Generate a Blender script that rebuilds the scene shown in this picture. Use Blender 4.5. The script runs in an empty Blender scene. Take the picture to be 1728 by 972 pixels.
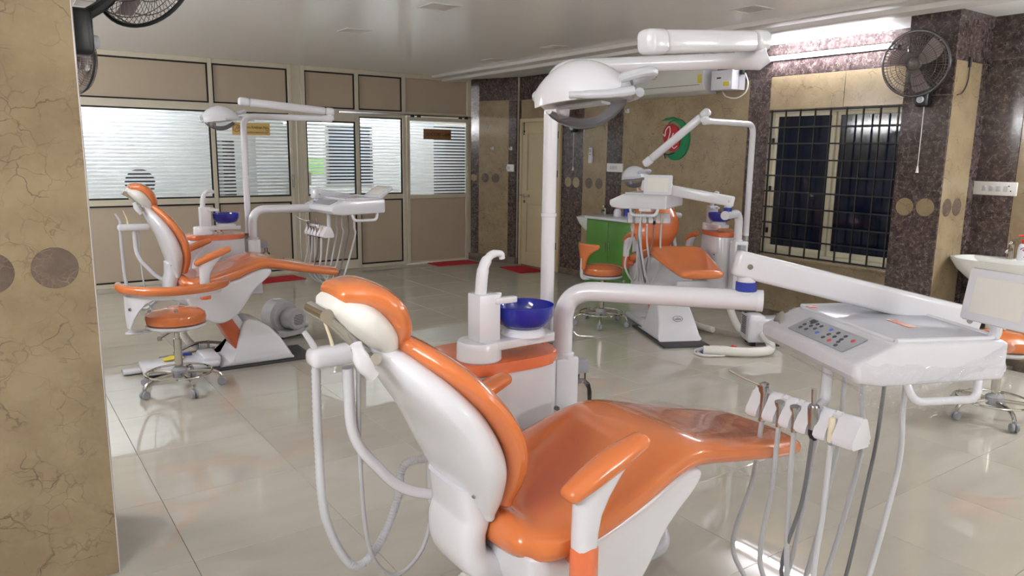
import bpy, bmesh, math, random
from mathutils import Vector, Matrix
random.seed(7)
S = bpy.context.scene
COL = S.collection
PI = math.pi

# ------------------------------------------------------------------ camera
CAMH = 1.55
cd = bpy.data.cameras.new('camera'); cam = bpy.data.objects.new('camera', cd); COL.objects.link(cam)
cd.sensor_width = 36.0; cd.lens = 1262.0 / 1728.0 * 36.0; cd.clip_start = 0.02
def _basis():
    f = 1262.0
    x = Vector((2674-864, -(283-486), -f)).normalized()
    z = -Vector((772-864, -(7500-486), -f)).normalized()
    z = (z - x*(x.dot(z))).normalized(); y = z.cross(x)
    return Matrix((x, y, z))
cam.matrix_world = Matrix.Translation((0, 0, CAMH)) @ _basis().to_4x4()
S.camera = cam

# ------------------------------------------------------------------ world, exposure
W = bpy.data.worlds.new('night'); S.world = W; W.use_nodes = True
W.node_tree.nodes['Background'].inputs[0].default_value = (0.02, 0.025, 0.035, 1)
W.node_tree.nodes['Background'].inputs[1].default_value = 0.3
S.view_settings.view_transform = 'Standard'; S.view_settings.look = 'None'
S.view_settings.gamma = 1.0; S.view_settings.use_curve_mapping = False
S.view_settings.exposure = 0.88
TUBE = 190.0        # radiance of the unseen fill tubes added on the plain walls
TUBE_W = 60.0       # radiance of the tube over the window
CABIN = 60.0        # radiance of the cabin ceiling panels

# ------------------------------------------------------------------ materials
def lin(c):
    return tuple(((v/255)/12.92 if v/255 <= .04045 else ((v/255+.055)/1.055)**2.4) for v in c)
MATS = {}
def nt(name):
    m = bpy.data.materials.new(name); m.use_nodes = True
    return m, m.node_tree, m.node_tree.nodes['Principled BSDF']
def mat(name, rgb, rough=.4, metal=0., coat=0., var=.04, scale=8., bump=0., spec=.5, trans=0., ior=1.45, alpha=1., emit=None, es=0.):
    m, t, b = nt(name); c = lin(rgb)
    N, L = t.nodes, t.links
    tc = N.new('ShaderNodeTexCoord'); nz = N.new('ShaderNodeTexNoise'); nz.inputs['Scale'].default_value = scale
    nz.inputs['Detail'].default_value = 3
    L.new(tc.outputs['Object'], nz.inputs['Vector'])
    mx = N.new('ShaderNodeMix'); mx.data_type = 'RGBA'
    mx.inputs['A'].default_value = tuple(v*(1-var) for v in c)+(1,); mx.inputs['B'].default_value = tuple(min(1, v*(1+var)) for v in c)+(1,)
    L.new(nz.outputs['Fac'], mx.inputs['Factor']); L.new(mx.outputs['Result'], b.inputs['Base Color'])
    b.inputs['Roughness'].default_value = rough; b.inputs['Metallic'].default_value = metal
    b.inputs['Coat Weight'].default_value = coat; b.inputs['Coat Roughness'].default_value = .06
    b.inputs['Specular IOR Level'].default_value = spec; b.inputs['IOR'].default_value = ior
    b.inputs['Transmission Weight'].default_value = trans; b.inputs['Alpha'].default_value = alpha
    if emit: b.inputs['Emission Color'].default_value = lin(emit)+(1,); b.inputs['Emission Strength'].default_value = es
    if bump:
        bp = N.new('ShaderNodeBump'); bp.inputs['Strength'].default_value = bump; bp.inputs['Distance'].default_value = .01
        L.new(nz.outputs['Fac'], bp.inputs['Height']); L.new(bp.outputs['Normal'], b.inputs['Normal'])
    MATS[name] = m; return m

def marble(name, base, base2, vein, scale, vw, rough, vstr=.8):
    m, t, b = nt(name); N, L = t.nodes, t.links
    g = N.new('ShaderNodeNewGeometry')
    n1 = N.new('ShaderNodeTexNoise'); n1.inputs['Scale'].default_value = scale*1.2; n1.inputs['Detail'].default_value = 6
    L.new(g.outputs['Position'], n1.inputs['Vector'])
    dis = N.new('ShaderNodeVectorMath'); dis.operation = 'MULTIPLY_ADD'
    dis.inputs[1].default_value = (.5/scale*2,)*3
    L.new(n1.outputs['Color'], dis.inputs[0]); L.new(g.outputs['Position'], dis.inputs[2])
    masks = []
    for k, sc in enumerate((scale, scale*2.3)):
        v = N.new('ShaderNodeTexVoronoi'); v.feature = 'DISTANCE_TO_EDGE'; v.inputs['Scale'].default_value = sc
        L.new(dis.outputs[0], v.inputs['Vector'])
        mr = N.new('ShaderNodeMapRange'); mr.inputs['From Min'].default_value = 0; mr.inputs['From Max'].default_value = vw*(1+k)
        mr.inputs['To Min'].default_value = 1; mr.inputs['To Max'].default_value = 0
        L.new(v.outputs['Distance'], mr.inputs['Value']); masks.append(mr)
    n2 = N.new('ShaderNodeTexNoise'); n2.inputs['Scale'].default_value = scale*.8; n2.inputs['Detail'].default_value = 8; n2.inputs['Roughness'].default_value = .65
    L.new(g.outputs['Position'], n2.inputs['Vector'])
    mr2 = N.new('ShaderNodeMapRange'); mr2.inputs['From Min'].default_value = .38; mr2.inputs['From Max'].default_value = .62
    L.new(n2.outputs['Fac'], mr2.inputs['Value'])
    cm = N.new('ShaderNodeMix'); cm.data_type = 'RGBA'; cm.inputs['A'].default_value = lin(base)+(1,); cm.inputs['B'].default_value = lin(base2)+(1,)
    L.new(mr2.outputs[0], cm.inputs['Factor'])
    mxm = N.new('ShaderNodeMath'); mxm.operation = 'MAXIMUM'
    hal = N.new('ShaderNodeMath'); hal.operation = 'MULTIPLY'; hal.inputs[1].default_value = .55
    L.new(masks[1].outputs[0], hal.inputs[0]); L.new(masks[0].outputs[0], mxm.inputs[0]); L.new(hal.outputs[0], mxm.inputs[1])
    n3 = N.new('ShaderNodeTexNoise'); n3.inputs['Scale'].default_value = scale*1.7; L.new(g.outputs['Position'], n3.inputs['Vector'])
    mr3 = N.new('ShaderNodeMapRange'); mr3.inputs['From Min'].default_value = .42; mr3.inputs['From Max'].default_value = .6; L.new(n3.outputs['Fac'], mr3.inputs['Value'])
    mu = N.new('ShaderNodeMath'); mu.operation = 'MULTIPLY'; L.new(mxm.outputs[0], mu.inputs[0]); L.new(mr3.outputs[0], mu.inputs[1])
    mu2 = N.new('ShaderNodeMath'); mu2.operation = 'MULTIPLY'; mu2.inputs[1].default_value = vstr; L.new(mu.outputs[0], mu2.inputs[0])
    fm = N.new('ShaderNodeMix'); fm.data_type = 'RGBA'; fm.inputs['B'].default_value = lin(vein)+(1,)
    L.new(cm.outputs['Result'], fm.inputs['A']); L.new(mu2.outputs[0], fm.inputs['Factor'])
    L.new(fm.outputs['Result'], b.inputs['Base Color'])
    b.inputs['Roughness'].default_value = rough
    MATS[name] = m; return m

mat('white_plastic', (218, 218, 224), .22, coat=.4, var=.015)
mat('offwhite', (226, 224, 218), .35, var=.02)
mat('orange_vinyl', (206, 114, 60), .24, coat=.8, var=.07, scale=5, bump=.05)
mat('salmon', (214, 112, 72), .25, coat=.5, var=.06, scale=14)
mat('rust_orange', (186, 92, 58), .35, var=.05)
mat('chrome', (205, 203, 198), .12, metal=1, var=.03)
mat('steel', (180, 180, 182), .22, metal=1, var=.04)
mat('grey_hose', (186, 187, 191), .45, var=.04)
mat('dark_hose', (112, 112, 116), .45, var=.05)
mat('light_hose', (196, 197, 202), .4, var=.03)
mat('grey_plastic', (150, 152, 158), .4, var=.03)
mat('handle_grey', (190, 193, 200), .35, var=.02)
mat('blower_grey', (184, 184, 186), .4, var=.03)
mat('beige_plastic', (226, 214, 188), .4)
mat('black_plastic', (28, 28, 30), .35, var=.1)
mat('fan_black', (30, 34, 36), .35, var=.1)
mat('fan_cage', (92, 86, 84), .35, metal=.4)
mat('fan_blade', (165, 150, 148), .3, trans=.35, var=.05)
mat('dark_base', (62, 62, 64), .5)
mat('blue_glass', (34, 46, 170), .08, coat=.5, trans=.35, var=.05)
mat('blue_plastic', (42, 60, 150), .3)
mat('red_mat', (176, 32, 42), .85, var=.12, scale=60, bump=.3)
mat('red_plastic', (214, 44, 46), .35)
mat('green_laminate', (76, 128, 48), .35, var=.04)
mat('ceramic', (232, 232, 228), .12, coat=.5, var=.01)
mat('panel_taupe', (184, 169, 150), .55, var=.035, scale=3)
mat('alu_cream', (206, 198, 180), .38, var=.03, scale=4)
mat('gasket', (30, 22, 18), .6)
mat('cream_paint', (196, 180, 146), .42, var=.04, scale=3)
mat('cream_bar', (216, 210, 186), .45, var=.03)
mat('iron', (26, 26, 28), .5, var=.1)
mat('night_glass', (16, 24, 42), .08, var=.2, spec=.4)
mat('ceiling_pvc', (240, 239, 238), .22, var=.02, scale=1.5)
mat('ceiling_trim', (205, 201, 196), .4, var=.02)
mat('white_paint', (228, 228, 224), .6, var=.015)
mat('cabin_wall', (222, 226, 222), .7, var=.02)
mat('grout', (120, 114, 104), .8)
mat('gold_plate', (218, 184, 112), .35, metal=.0, var=.06)
mat('bronze_plate', (138, 98, 62), .35, metal=.0, var=.15, scale=20)
mat('ink', (24, 14, 12), .6)
mat('ac_white', (206, 204, 198), .4, var=.02)
mat('switch_white', (228, 226, 222), .35, var=.02)
mat('emblem_red', (178, 34, 48), .35, var=.05)
mat('emblem_green', (24, 124, 78), .35, var=.05)
mat('emblem_dark', (40, 44, 40), .5)
mat('panel_grey', (158, 160, 166), .4)
mat('button_dark', (60, 62, 70), .4)
mat('button_blue', (70, 110, 220), .4)
mat('button_red', (205, 50, 60), .4)
mat('yellow_cloth', (220, 200, 70), .8)
mat('label_yellow', (214, 200, 60), .6)
mat('wall_plain', (206, 196, 178), .6, var=.03, scale=2)
mat('poster_green', (150, 208, 110), .6)
mat('fill_tube', (255, 255, 255), .5, emit=(244, 247, 253), es=TUBE)
mat('window_tube', (255, 255, 255), .5, emit=(246, 246, 255), es=TUBE_W)
mat('cabin_light', (255, 255, 255), .5, emit=(246, 250, 252), es=CABIN)
marble('marble_beige', (160, 143, 114), (141, 124, 98), (84, 62, 58), 5.0, .016, .14, .7)
marble('marble_dark', (54, 44, 44), (84, 71, 70), (150, 134, 126), 19.0, .05, .12, .75)
marble('marble_skirt', (96, 84, 76), (120, 106, 96), (150, 132, 120), 8.0, .03, .2, .5)
marble('marble_inlay', (96, 82, 74), (112, 98, 88), (160, 140, 124), 12.0, .03, .16, .6)

def floor_material():
    m, t, b = nt('floor_tile'); N, L = t.nodes, t.links
    g = N.new('ShaderNodeNewGeometry'); oi = N.new('ShaderNodeObjectInfo')
    mp = N.new('ShaderNodeMapping'); mp.inputs['Scale'].default_value = (1.2, 5.0, 1); L.new(g.outputs['Position'], mp.inputs['Vector'])
    n = N.new('ShaderNodeTexNoise'); n.inputs['Scale'].default_value = 1.6; n.inputs['Detail'].default_value = 5; L.new(mp.outputs[0], n.inputs['Vector'])
    mx = N.new('ShaderNodeMix'); mx.data_type = 'RGBA'; mx.inputs['A'].default_value = lin((180, 175, 163))+(1,); mx.inputs['B'].default_value = lin((196, 191, 179))+(1,)
    L.new(n.outputs['Fac'], mx.inputs['Factor'])
    hv = N.new('ShaderNodeHueSaturation'); mr = N.new('ShaderNodeMapRange'); mr.inputs['To Min'].default_value = .97; mr.inputs['To Max'].default_value = 1.03
    L.new(oi.outputs['Random'], mr.inputs['Value']); L.new(mr.outputs[0], hv.inputs['Value']); L.new(mx.outputs['Result'], hv.inputs['Color'])
    L.new(hv.outputs[0], b.inputs['Base Color']); b.inputs['Roughness'].default_value = .025; b.inputs['Specular IOR Level'].default_value = 1.0
    MATS['floor_tile'] = m
floor_material()

def film_material():
    # frosted film cut into horizontal bands on clear glass
    m, t, b = nt('striped_glass'); N, L = t.nodes, t.links
    out = [n for n in N if n.type == 'OUTPUT_MATERIAL'][0]
    g = N.new('ShaderNodeNewGeometry'); sp = N.new('ShaderNodeSeparateXYZ'); L.new(g.outputs['Position'], sp.inputs[0])
    mu = N.new('ShaderNodeMath'); mu.operation = 'MULTIPLY'; mu.inputs[1].default_value = 1/.042; L.new(sp.outputs['Z'], mu.inputs[0])
    fr = N.new('ShaderNodeMath'); fr.operation = 'FRACT'; L.new(mu.outputs[0], fr.inputs[0])
    gt = N.new('ShaderNodeMath'); gt.operation = 'GREATER_THAN'; gt.inputs[1].default_value = .42; L.new(fr.outputs[0], gt.inputs[0])
    tl = N.new('ShaderNodeBsdfTranslucent'); tl.inputs[0].default_value = (.94, .96, .99, 1)
    df = N.new('ShaderNodeBsdfDiffuse'); df.inputs[0].default_value = (.58, .6, .63, 1)
    m1 = N.new('ShaderNodeMixShader'); m1.inputs[0].default_value = .18; L.new(tl.outputs[0], m1.inputs[1]); L.new(df.outputs[0], m1.inputs[2])
    tr = N.new('ShaderNodeBsdfTransparent'); tr.inputs[0].default_value = (.95, .96, .97, 1)
    m2 = N.new('ShaderNodeMixShader'); L.new(gt.outputs[0], m2.inputs[0]); L.new(tr.outputs[0], m2.inputs[1]); L.new(m1.outputs[0], m2.inputs[2])
    gl = N.new('ShaderNodeBsdfGlossy'); gl.inputs['Roughness'].default_value = .03; gl.inputs[0].default_value = (1, 1, 1, 1)
    fn = N.new('ShaderNodeFresnel'); fn.inputs[0].default_value = 1.4
    m3 = N.new('ShaderNodeMixShader'); L.new(fn.outputs[0], m3.inputs[0]); L.new(m2.outputs[0], m3.inputs[1]); L.new(gl.outputs[0], m3.inputs[2])
    L.new(m3.outputs[0], out.inputs[0]); MATS['striped_glass'] = m
film_material()
def wrap_material():
    m, t, b = nt('plastic_film'); N, L = t.nodes, t.links
    out = [n for n in N if n.type == 'OUTPUT_MATERIAL'][0]
    tr = N.new('ShaderNodeBsdfTransparent'); tr.inputs[0].default_value = (.97, .97, .98, 1)
    gl = N.new('ShaderNodeBsdfGlossy'); gl.inputs['Roughness'].default_value = .12; gl.inputs[0].default_value = (1, 1, 1, 1)
    tc = N.new('ShaderNodeTexCoord'); nz = N.new('ShaderNodeTexNoise'); nz.inputs['Scale'].default_value = 26; nz.inputs['Detail'].default_value = 4
    L.new(tc.outputs['Object'], nz.inputs['Vector'])
    bp = N.new('ShaderNodeBump'); bp.inputs['Strength'].default_value = 1; bp.inputs['Distance'].default_value = .03
    L.new(nz.outputs['Fac'], bp.inputs['Height']); L.new(bp.outputs['Normal'], gl.inputs['Normal'])
    lw = N.new('ShaderNodeMapRange'); lw.inputs['To Min'].default_value = .0; lw.inputs['To Max'].default_value = .16; L.new(nz.outputs['Fac'], lw.inputs['Value'])
    mx = N.new('ShaderNodeMixShader'); L.new(lw.outputs[0], mx.inputs[0]); L.new(tr.outputs[0], mx.inputs[1]); L.new(gl.outputs[0], mx.inputs[2])
    L.new(mx.outputs[0], out.inputs[0]); MATS['plastic_film'] = m
wrap_material()
def clear_material():
    m, t, b = nt('clear_plastic'); N, L = t.nodes, t.links
    out = [n for n in N if n.type == 'OUTPUT_MATERIAL'][0]
    tr = N.new('ShaderNodeBsdfTransparent'); tr.inputs[0].default_value = (.93, .93, .94, 1)
    gl = N.new('ShaderNodeBsdfGlossy'); gl.inputs['Roughness'].default_value = .05
    lw = N.new('ShaderNodeFresnel'); lw.inputs[0].default_value = 1.5
    nz = N.new('ShaderNodeTexNoise'); nz.inputs['Scale'].default_value = 6
    bp = N.new('ShaderNodeBump'); bp.inputs['Strength'].default_value = .15; L.new(nz.outputs['Fac'], bp.inputs['Height']); L.new(bp.outputs['Normal'], gl.inputs['Normal'])
    mx = N.new('ShaderNodeMixShader'); L.new(lw.outputs[0], mx.inputs[0]); L.new(tr.outputs[0], mx.inputs[1]); L.new(gl.outputs[0], mx.inputs[2])
    L.new(mx.outputs[0], out.inputs[0]); MATS['clear_plastic'] = m
clear_material()
mat('sheet_steel', (200, 202, 212), .2, metal=.15, var=.02)

# ------------------------------------------------------------------ mesh helpers
def sgp(v, p): return math.copysign(abs(v)**p, v)
def catmull(pts, k):
    pts = [Vector(p) for p in pts]
    if k <= 1 or len(pts) < 3: return pts
    out = []
    for i in range(len(pts)-1):
        p0 = pts[i-1] if i else pts[0]*2-pts[1]; p1, p2 = pts[i], pts[i+1]
        p3 = pts[i+2] if i+2 < len(pts) else pts[-1]*2-pts[-2]
        for j in range(k):
            t = j/k
            out.append(.5*((2*p1)+(p2-p0)*t+(2*p0-5*p1+4*p2-p3)*t*t+(3*p1-p0-3*p2+p3)*t**3))
    out.append(pts[-1]); return out
def rounded(pts, rad, k=6):
    """polyline with filleted corners"""
    pts = [Vector(p) for p in pts]; out = [pts[0]]
    for i in range(1, len(pts)-1):
        a, b, c = pts[i-1], pts[i], pts[i+1]
        d1, d2 = (a-b), (c-b); r = min(rad, d1.length*.48, d2.length*.48)
        s, e = b+d1.normalized()*r, b+d2.normalized()*r
        for j in range(k+1):
            t = j/k; out.append(s*(1-t)**2+b*2*t*(1-t)+e*t*t)
    out.append(pts[-1]); return out

class G:
    def __init__(s): s.bm = bmesh.new()
    def box(s, c, d, r=0., rot=None, seg=2):
        m = Matrix.Translation(c) @ (rot.to_4x4() if rot else Matrix()) @ Matrix.Diagonal((d[0], d[1], d[2], 1))
        v = bmesh.ops.create_cube(s.bm, size=1, matrix=m)['verts']
        if r:
            es = list({e for q in v for e in q.link_edges})
            bmesh.ops.bevel(s.bm, geom=es, offset=min(r, min(d)*.49), segments=seg, profile=.5, affect='EDGES')
        return s
    def tube(s, pts, r, n=10, k=1, cap=True, flat=None):
        pts = catmull(pts, k) if k > 1 else [Vector(p) for p in pts]
        m = len(pts); rs = r if isinstance(r, (list, tuple)) else [r]*m
        if len(rs) != m: rs = [rs[min(len(rs)-1, int(i/(m-1)*(len(rs)-1)+.5))] if len(rs) > 2 else rs[0]+(rs[-1]-rs[0])*i/(m-1) for i in range(m)]
        up = None; rings = []
        for i, p in enumerate(pts):
            t = (pts[min(i+1, m-1)]-pts[max(i-1, 0)]).normalized()
            if up is None:
                up = Vector((0, 0, 1)) if abs(t.z) < .9 else Vector((1, 0, 0))
            x = (up - t*up.dot(t)).normalized(); y = t.cross(x); up = x
            rings.append([s.bm.verts.new(p+(x*math.cos(2*PI*j/n)+y*math.sin(2*PI*j/n))*rs[i]) for j in range(n)])
        s._skin(rings, cap); return s
    def _skin(s, rings, cap=True, closed=True):
        n = len(rings[0])
        for a, b in zip(rings, rings[1:]):
            for j in range(n if closed else n-1):
                try: s.bm.faces.new((a[j], a[(j+1) % n], b[(j+1) % n], b[j]))
                except ValueError: pass
        if cap and closed:
            for r in (list(reversed(rings[0])), rings[-1]):
                try: s.bm.faces.new(r)
                except ValueError: pass
    def loft(s, secs, cap=True, closed=True):
        s._skin([[s.bm.verts.new(p) for p in q] for q in secs], cap, closed); return s
    def lathe(s, prof, c=(0, 0, 0), rot=None, n=24, sx=1., sy=1.):
        M = Matrix.Translation(c) @ (rot.to_4x4() if rot else Matrix())
        rings = []
        for r, z in prof:
            rings.append([s.bm.verts.new(M @ Vector((max(r, 1e-4)*math.cos(2*PI*j/n)*sx, max(r, 1e-4)*math.sin(2*PI*j/n)*sy, z))) for j in range(n)])
        s._skin(rings, True); return s
    def prism(s, poly, f0, f1, r=0., seg=2):
        """poly of 2D points; f0(p), f1(p) give the 3D points of the two faces"""
        a = [s.bm.verts.new(f0(p)) for p in poly]; b = [s.bm.verts.new(f1(p)) for p in poly]
        fs = [s.bm.faces.new(a), s.bm.faces.new(list(reversed(b)))]; n = len(poly)
        for j in range(n): fs.append(s.bm.faces.new((a[(j+1) % n], a[j], b[j], b[(j+1) % n])))
        if r:
            es = list({e for e in fs[0].edges} | {e for e in fs[1].edges})
            bmesh.ops.bevel(s.bm, geom=es, offset=r, segments=seg, profile=.5, affect='EDGES')
        return s
    def side(s, poly, v0, v1, r=0., taper=None, seg=2):
        """profile polygon in (u, z), extruded along v"""
        t = taper or (lambda z: 1.)
        return s.prism(poly, lambda p: Vector((p[0], v0*t(p[1]), p[1])), lambda p: Vector((p[0], v1*t(p[1]), p[1])), r, seg)
    def soft(s, poly, half, r, taper=None, k=4, smooth=0):
        """profile polygon in (u, z), extruded along v with properly rounded edges"""
        t = taper or (lambda z: 1.)
        P_ = [Vector(p) for p in poly]
        if smooth: P_ = [Vector((q.x, q.z)) for q in catmull([(p.x, 0, p.y) for p in P_+P_[:1]], smooth)][:-1]
        n = len(P_); area = sum(P_[i].x*P_[(i+1) % n].y-P_[(i+1) % n].x*P_[i].y for i in range(n)); sg = 1 if area > 0 else -1
        N_ = []
        for i in range(n):
            d = (P_[(i+1) % n]-P_[i-1]).normalized(); N_.append(Vector((-d.y, d.x))*sg)
        st = [(r*(1-math.sin(a)), half-r+r*math.cos(a)) for a in [PI/2*j/k for j in range(k+1)]]
        st = [(i_, -v_) for i_, v_ in st]+[(i_, v_) for i_, v_ in reversed(st)]
        return s.loft([[Vector((P_[i].x+N_[i].x*q, v*t(P_[i].y), P_[i].y+N_[i].y*q)) for i in range(n)] for q, v in st])
    def plan(s, poly, z0, z1, r=0., seg=2):
        return s.prism(poly, lambda p: Vector((p[0], p[1], z0)), lambda p: Vector((p[0], p[1], z1)), r, seg)
    def ring(s, R, r, c=(0, 0, 0), rot=None, n=40, m=8, a0=0., a1=2*PI):
        M = Matrix.Translation(c) @ (rot.to_4x4() if rot else Matrix()); full = abs(a1-a0-2*PI) < 1e-6
        cnt = n if full else n+1; rings = []
        for i in range(cnt):
            a = a0+(a1-a0)*i/n
            rings.append([s.bm.verts.new(M @ Vector(((R+r*math.cos(2*PI*j/m))*math.cos(a), (R+r*math.cos(2*PI*j/m))*math.sin(a), r*math.sin(2*PI*j/m)))) for j in range(m)])
        if full: rings.append(rings[0]); s._skin(rings, False)
        else: s._skin(rings, True)
        return s
    def pad(s, st, n=2.6, m=28, k=5, frame=None, ease=.02, dish=None):
        """upholstered pad: stations (x, z, half width, half thickness) along a path in the x-z plane"""
        P = catmull([(q[0], 0, q[1]) for q in st], k); WT = catmull([(q[2], q[3], q[4] if len(q) > 4 else 0) for q in st], k)
        L = [0.]
        for a, b in zip(P, P[1:]): L.append(L[-1]+(b-a).length)
        T = L[-1]; secs = []
        e = [0, .04, .15, .32, .6, 1.]
        stn = [(P[0], P[1]-P[0], WT[0], -1+q) for q in e[:-1]]
        stn = []
        for i, p in enumerate(P):
            t = (P[min(i+1, len(P)-1)]-P[max(i-1, 0)]).normalized()
            stn.append((p, t, WT[i], 1.))
        head = [(stn[0][0]-stn[0][1]*ease*(1-(1-(1-q)**2)**.5 if False else math.cos(q*PI/2)), stn[0][1], stn[0][2], math.sin(q*PI/2)) for q in (.02, .25, .5, .75)]
        tail = [(stn[-1][0]+stn[-1][1]*ease*math.cos(q*PI/2), stn[-1][1], stn[-1][2], math.sin(q*PI/2)) for q in (.75, .5, .25, .02)]
        for p, t, wt, sc in head+stn+tail:
            nrm = Vector((-t.z, 0, t.x)); 
            w = wt[0]-ease*(1-sc) if sc < 1 else wt[0]; th = wt[1]*(.15+.85*sc)
            q = []
            for j in range(m):
                a = 2*PI*j/m; cx, cy = sgp(math.cos(a), 2/n), sgp(math.sin(a), 2/n)
                d = wt[2]*(1-cx*cx) if cy > 0 else 0
                q.append(p+Vector((0, 1, 0))*cx*w+nrm*(cy*th-d*sc*cy))
            secs.append([frame(v) if frame else v for v in q])
        return s.loft(secs)
    def done(s): return s.bm

def link(o, parent=None):
    COL.objects.link(o)
    if parent: o.parent = parent
    return o
def obj(name, g, m, parent=None, smooth=35, loc=None, rot=None):
    bm = g.bm if isinstance(g, G) else g
    bmesh.ops.remove_doubles(bm, verts=bm.verts, dist=2.5e-4)
    bmesh.ops.recalc_face_normals(bm, faces=bm.faces)
    me = bpy.data.meshes.new(name); bm.to_mesh(me); bm.free()
    if smooth:
        me.shade_smooth(); me.set_sharp_from_angle(angle=math.radians(smooth))
    me.materials.append(MATS[m]); o = bpy.data.objects.new(name, me)
    if loc: o.location = loc
    if rot: o.rotation_euler = rot
    return link(o, parent)
def tag(o, label, cat, group=None):
    o['label'] = label; o['category'] = cat
    if group: o['group'] = group
    return o
def thing(name, label, cat, loc=(0, 0, 0), rz=0., group=None):
    o = bpy.data.objects.new(name, None); o.location = loc; o.rotation_euler = (0, 0, rz); o.empty_display_size = .1
    link(o); return tag(o, label, cat, group)
def struct(o, label=None):
    o['kind'] = 'structure'
    if label: o['label'] = label
    return o
def box(name, lo, hi, m, parent=None, r=0.):
    c = [(a+b)/2 for a, b in zip(lo, hi)]; d = [abs(b-a) for a, b in zip(lo, hi)]
    return obj(name, G().box(c, d, r), m, parent)
def text(name, body, size, m, parent, mw, align='CENTER', depth=.0006, sx=1.):
    cu = bpy.data.curves.new(name, 'FONT'); cu.body = body; cu.size = size; cu.align_x = align; cu.align_y = 'CENTER'; cu.extrude = depth; cu.resolution_u = 3
    t = bpy.data.objects.new(name, cu); COL.objects.link(t)
    me = bpy.data.meshes.new_from_object(t.evaluated_get(bpy.context.evaluated_depsgraph_get()))
    bpy.data.objects.remove(t); bpy.data.curves.remove(cu)
    me.materials.clear(); me.materials.append(MATS[m]); o = bpy.data.objects.new(name, me); link(o, parent)
    o.matrix_basis = mw @ Matrix.Diagonal((sx, 1, 1, 1)); return o
def rz(a): return Matrix.Rotation(a, 3, 'Z')
def ry(a): return Matrix.Rotation(a, 3, 'Y')
def rx(a): return Matrix.Rotation(a, 3, 'X')
def aim(d):
    """rotation taking +Z onto d"""
    return Vector((0, 0, 1)).rotation_difference(Vector(d).normalized()).to_matrix()
def aimx(d):
    """rotation taking +X onto d, Z kept up"""
    x = Vector(d).normalized(); y = Vector((0, 0, 1)).cross(x).normalized(); z = x.cross(y)
    return Matrix((x, y, z)).transposed()


# ================================================================== SETTING
XW, YB, ZC = 6.2, 9.36, 2.59
YN, XL = -2.6, -1.2
# floor: screed with single tiles laid on it
flo = struct(box('floor', (XL, YN, -.12), (XW+.2, YB+2.4, -.010), 'grout'), 'glossy greige vitrified tile floor')
TS, X0, Y0 = .61, 2.37, 1.62
tm = {}
i0, i1 = math.floor((XL-X0)/TS), math.ceil((XW-X0)/TS); j0, j1 = math.floor((YN-Y0)/TS), math.ceil((YB-Y0)/TS)
for i in range(i0, i1):
    for j in range(j0, j1):
        a, b = max(X0+i*TS, XL)+.0008, min(X0+(i+1)*TS, XW)-.0008; c, d = max(Y0+j*TS, YN)+.0008, min(Y0+(j+1)*TS, YB)-.0008
        if b-a < .01 or d-c < .01: continue
        key = (round(b-a, 4), round(d-c, 4))
        if key not in tm:
            o = obj('tile', G().box((0, 0, -.005), (b-a, d-c, .01), .0012, seg=1), 'floor_tile', flo, smooth=0); tm[key] = o.data
        else:
            o = link(bpy.data.objects.new('tile', tm[key]), flo)
        o.location = ((a+b)/2, (c+d)/2, 0)
# ceiling, cove and stepped edge
cei = struct(box('ceiling', (XL, YN, ZC), (XW+.2, YB+2.4, ZC+.12), 'ceiling_pvc'), 'glossy pale grey panelled ceiling')
def cornice(name, off0, off1, z0, z1, m):
    poly = [(5.24+off0-.02, YN), (5.24+off1-.02, YN), (5.56+off1, YB), (5.56+off0, YB)]
    return obj(name, G().plan(poly, z0, z1, .004), m)
struct(cornice('trim_1', -.34, -.17, 2.555, ZC+.001, 'ceiling_trim'), 'upper step of the ceiling edge')
struct(cornice('trim_2', -.17, .0, 2.52, ZC+.001, 'ceiling_trim'), 'lower step of the ceiling edge')
struct(obj('trim_3', G().plan([(5.24, YN), (XW+.01, YN), (XW+.01, YB), (5.58, YB)], 2.583, ZC+.001), 'white_paint'), 'white cove strip between ceiling edge and wall')
# far walls never in view
struct(box('wall_left', (XL-.2, YN, 0), (XL, YB+2.4, ZC), 'wall_plain'), 'plain wall beside the marble pillar')
struct(box('wall_near', (XL-.2, YN-.2, 0), (XW+.2, YN, ZC), 'wall_plain'), 'plain wall at the entrance end')

# --- right wall
wr = G()
WY0, WY1, WZ0, WZ1 = 3.02, 4.55, .62, 1.985
for lo, hi in (((YN, 0), (WY0, ZC)), ((WY1, 0), (YB+2.4, ZC)), ((WY0, 0), (WY1, WZ0)), ((WY0, WZ1), (WY1, ZC))):
    wr.box((XW+.11, (lo[0]+hi[0])/2, (lo[1]+hi[1])/2), (.19, hi[0]-lo[0], hi[1]-lo[1]))
wr = struct(obj('wall_right', wr, 'wall_plain', smooth=0), 'marble clad wall with dark and beige slabs')
def slab(y0, y1, z0, z1, m, x=XW, parent=None, t=.022):
    return obj('marble_slab', G().box((x+t/2, (y0+y1)/2, (z0+z1)/2), (t, abs(y1-y0)-.002, z1-z0-.002), .002, seg=1), m, parent or wr, smooth=0)
ZB, ZS = 2.275, .0
for y0, y1, m in ((7.24, 7.66, 'marble_dark'), (6.81, 7.24, 'marble_beige'), (6.54, 6.81, 'marble_dark'), (4.79, 6.54, 'marble_beige'),
                  (4.55, 4.79, 'marble_dark'), (2.39, 2.66, 'marble_dark'), (1.3, 2.39, 'marble_beige'), (.9, 1.3, 'marble_dark'), (-.7, .9, 'marble_beige'), (-1.1, -.7, 'marble_dark'), (YN, -1.1, 'marble_beige')):
    slab(y0, y1, 0, ZB, m)
    slab(y0, y1, ZB, ZC, 'marble_dark')
slab(2.66, 4.55, 2.29, ZC, 'marble_dark'); slab(2.98, 3.8, WZ1, 2.29, 'marble_beige'); slab(3.8, 4.55, WZ1, 2.29, 'marble_beige')
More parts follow.
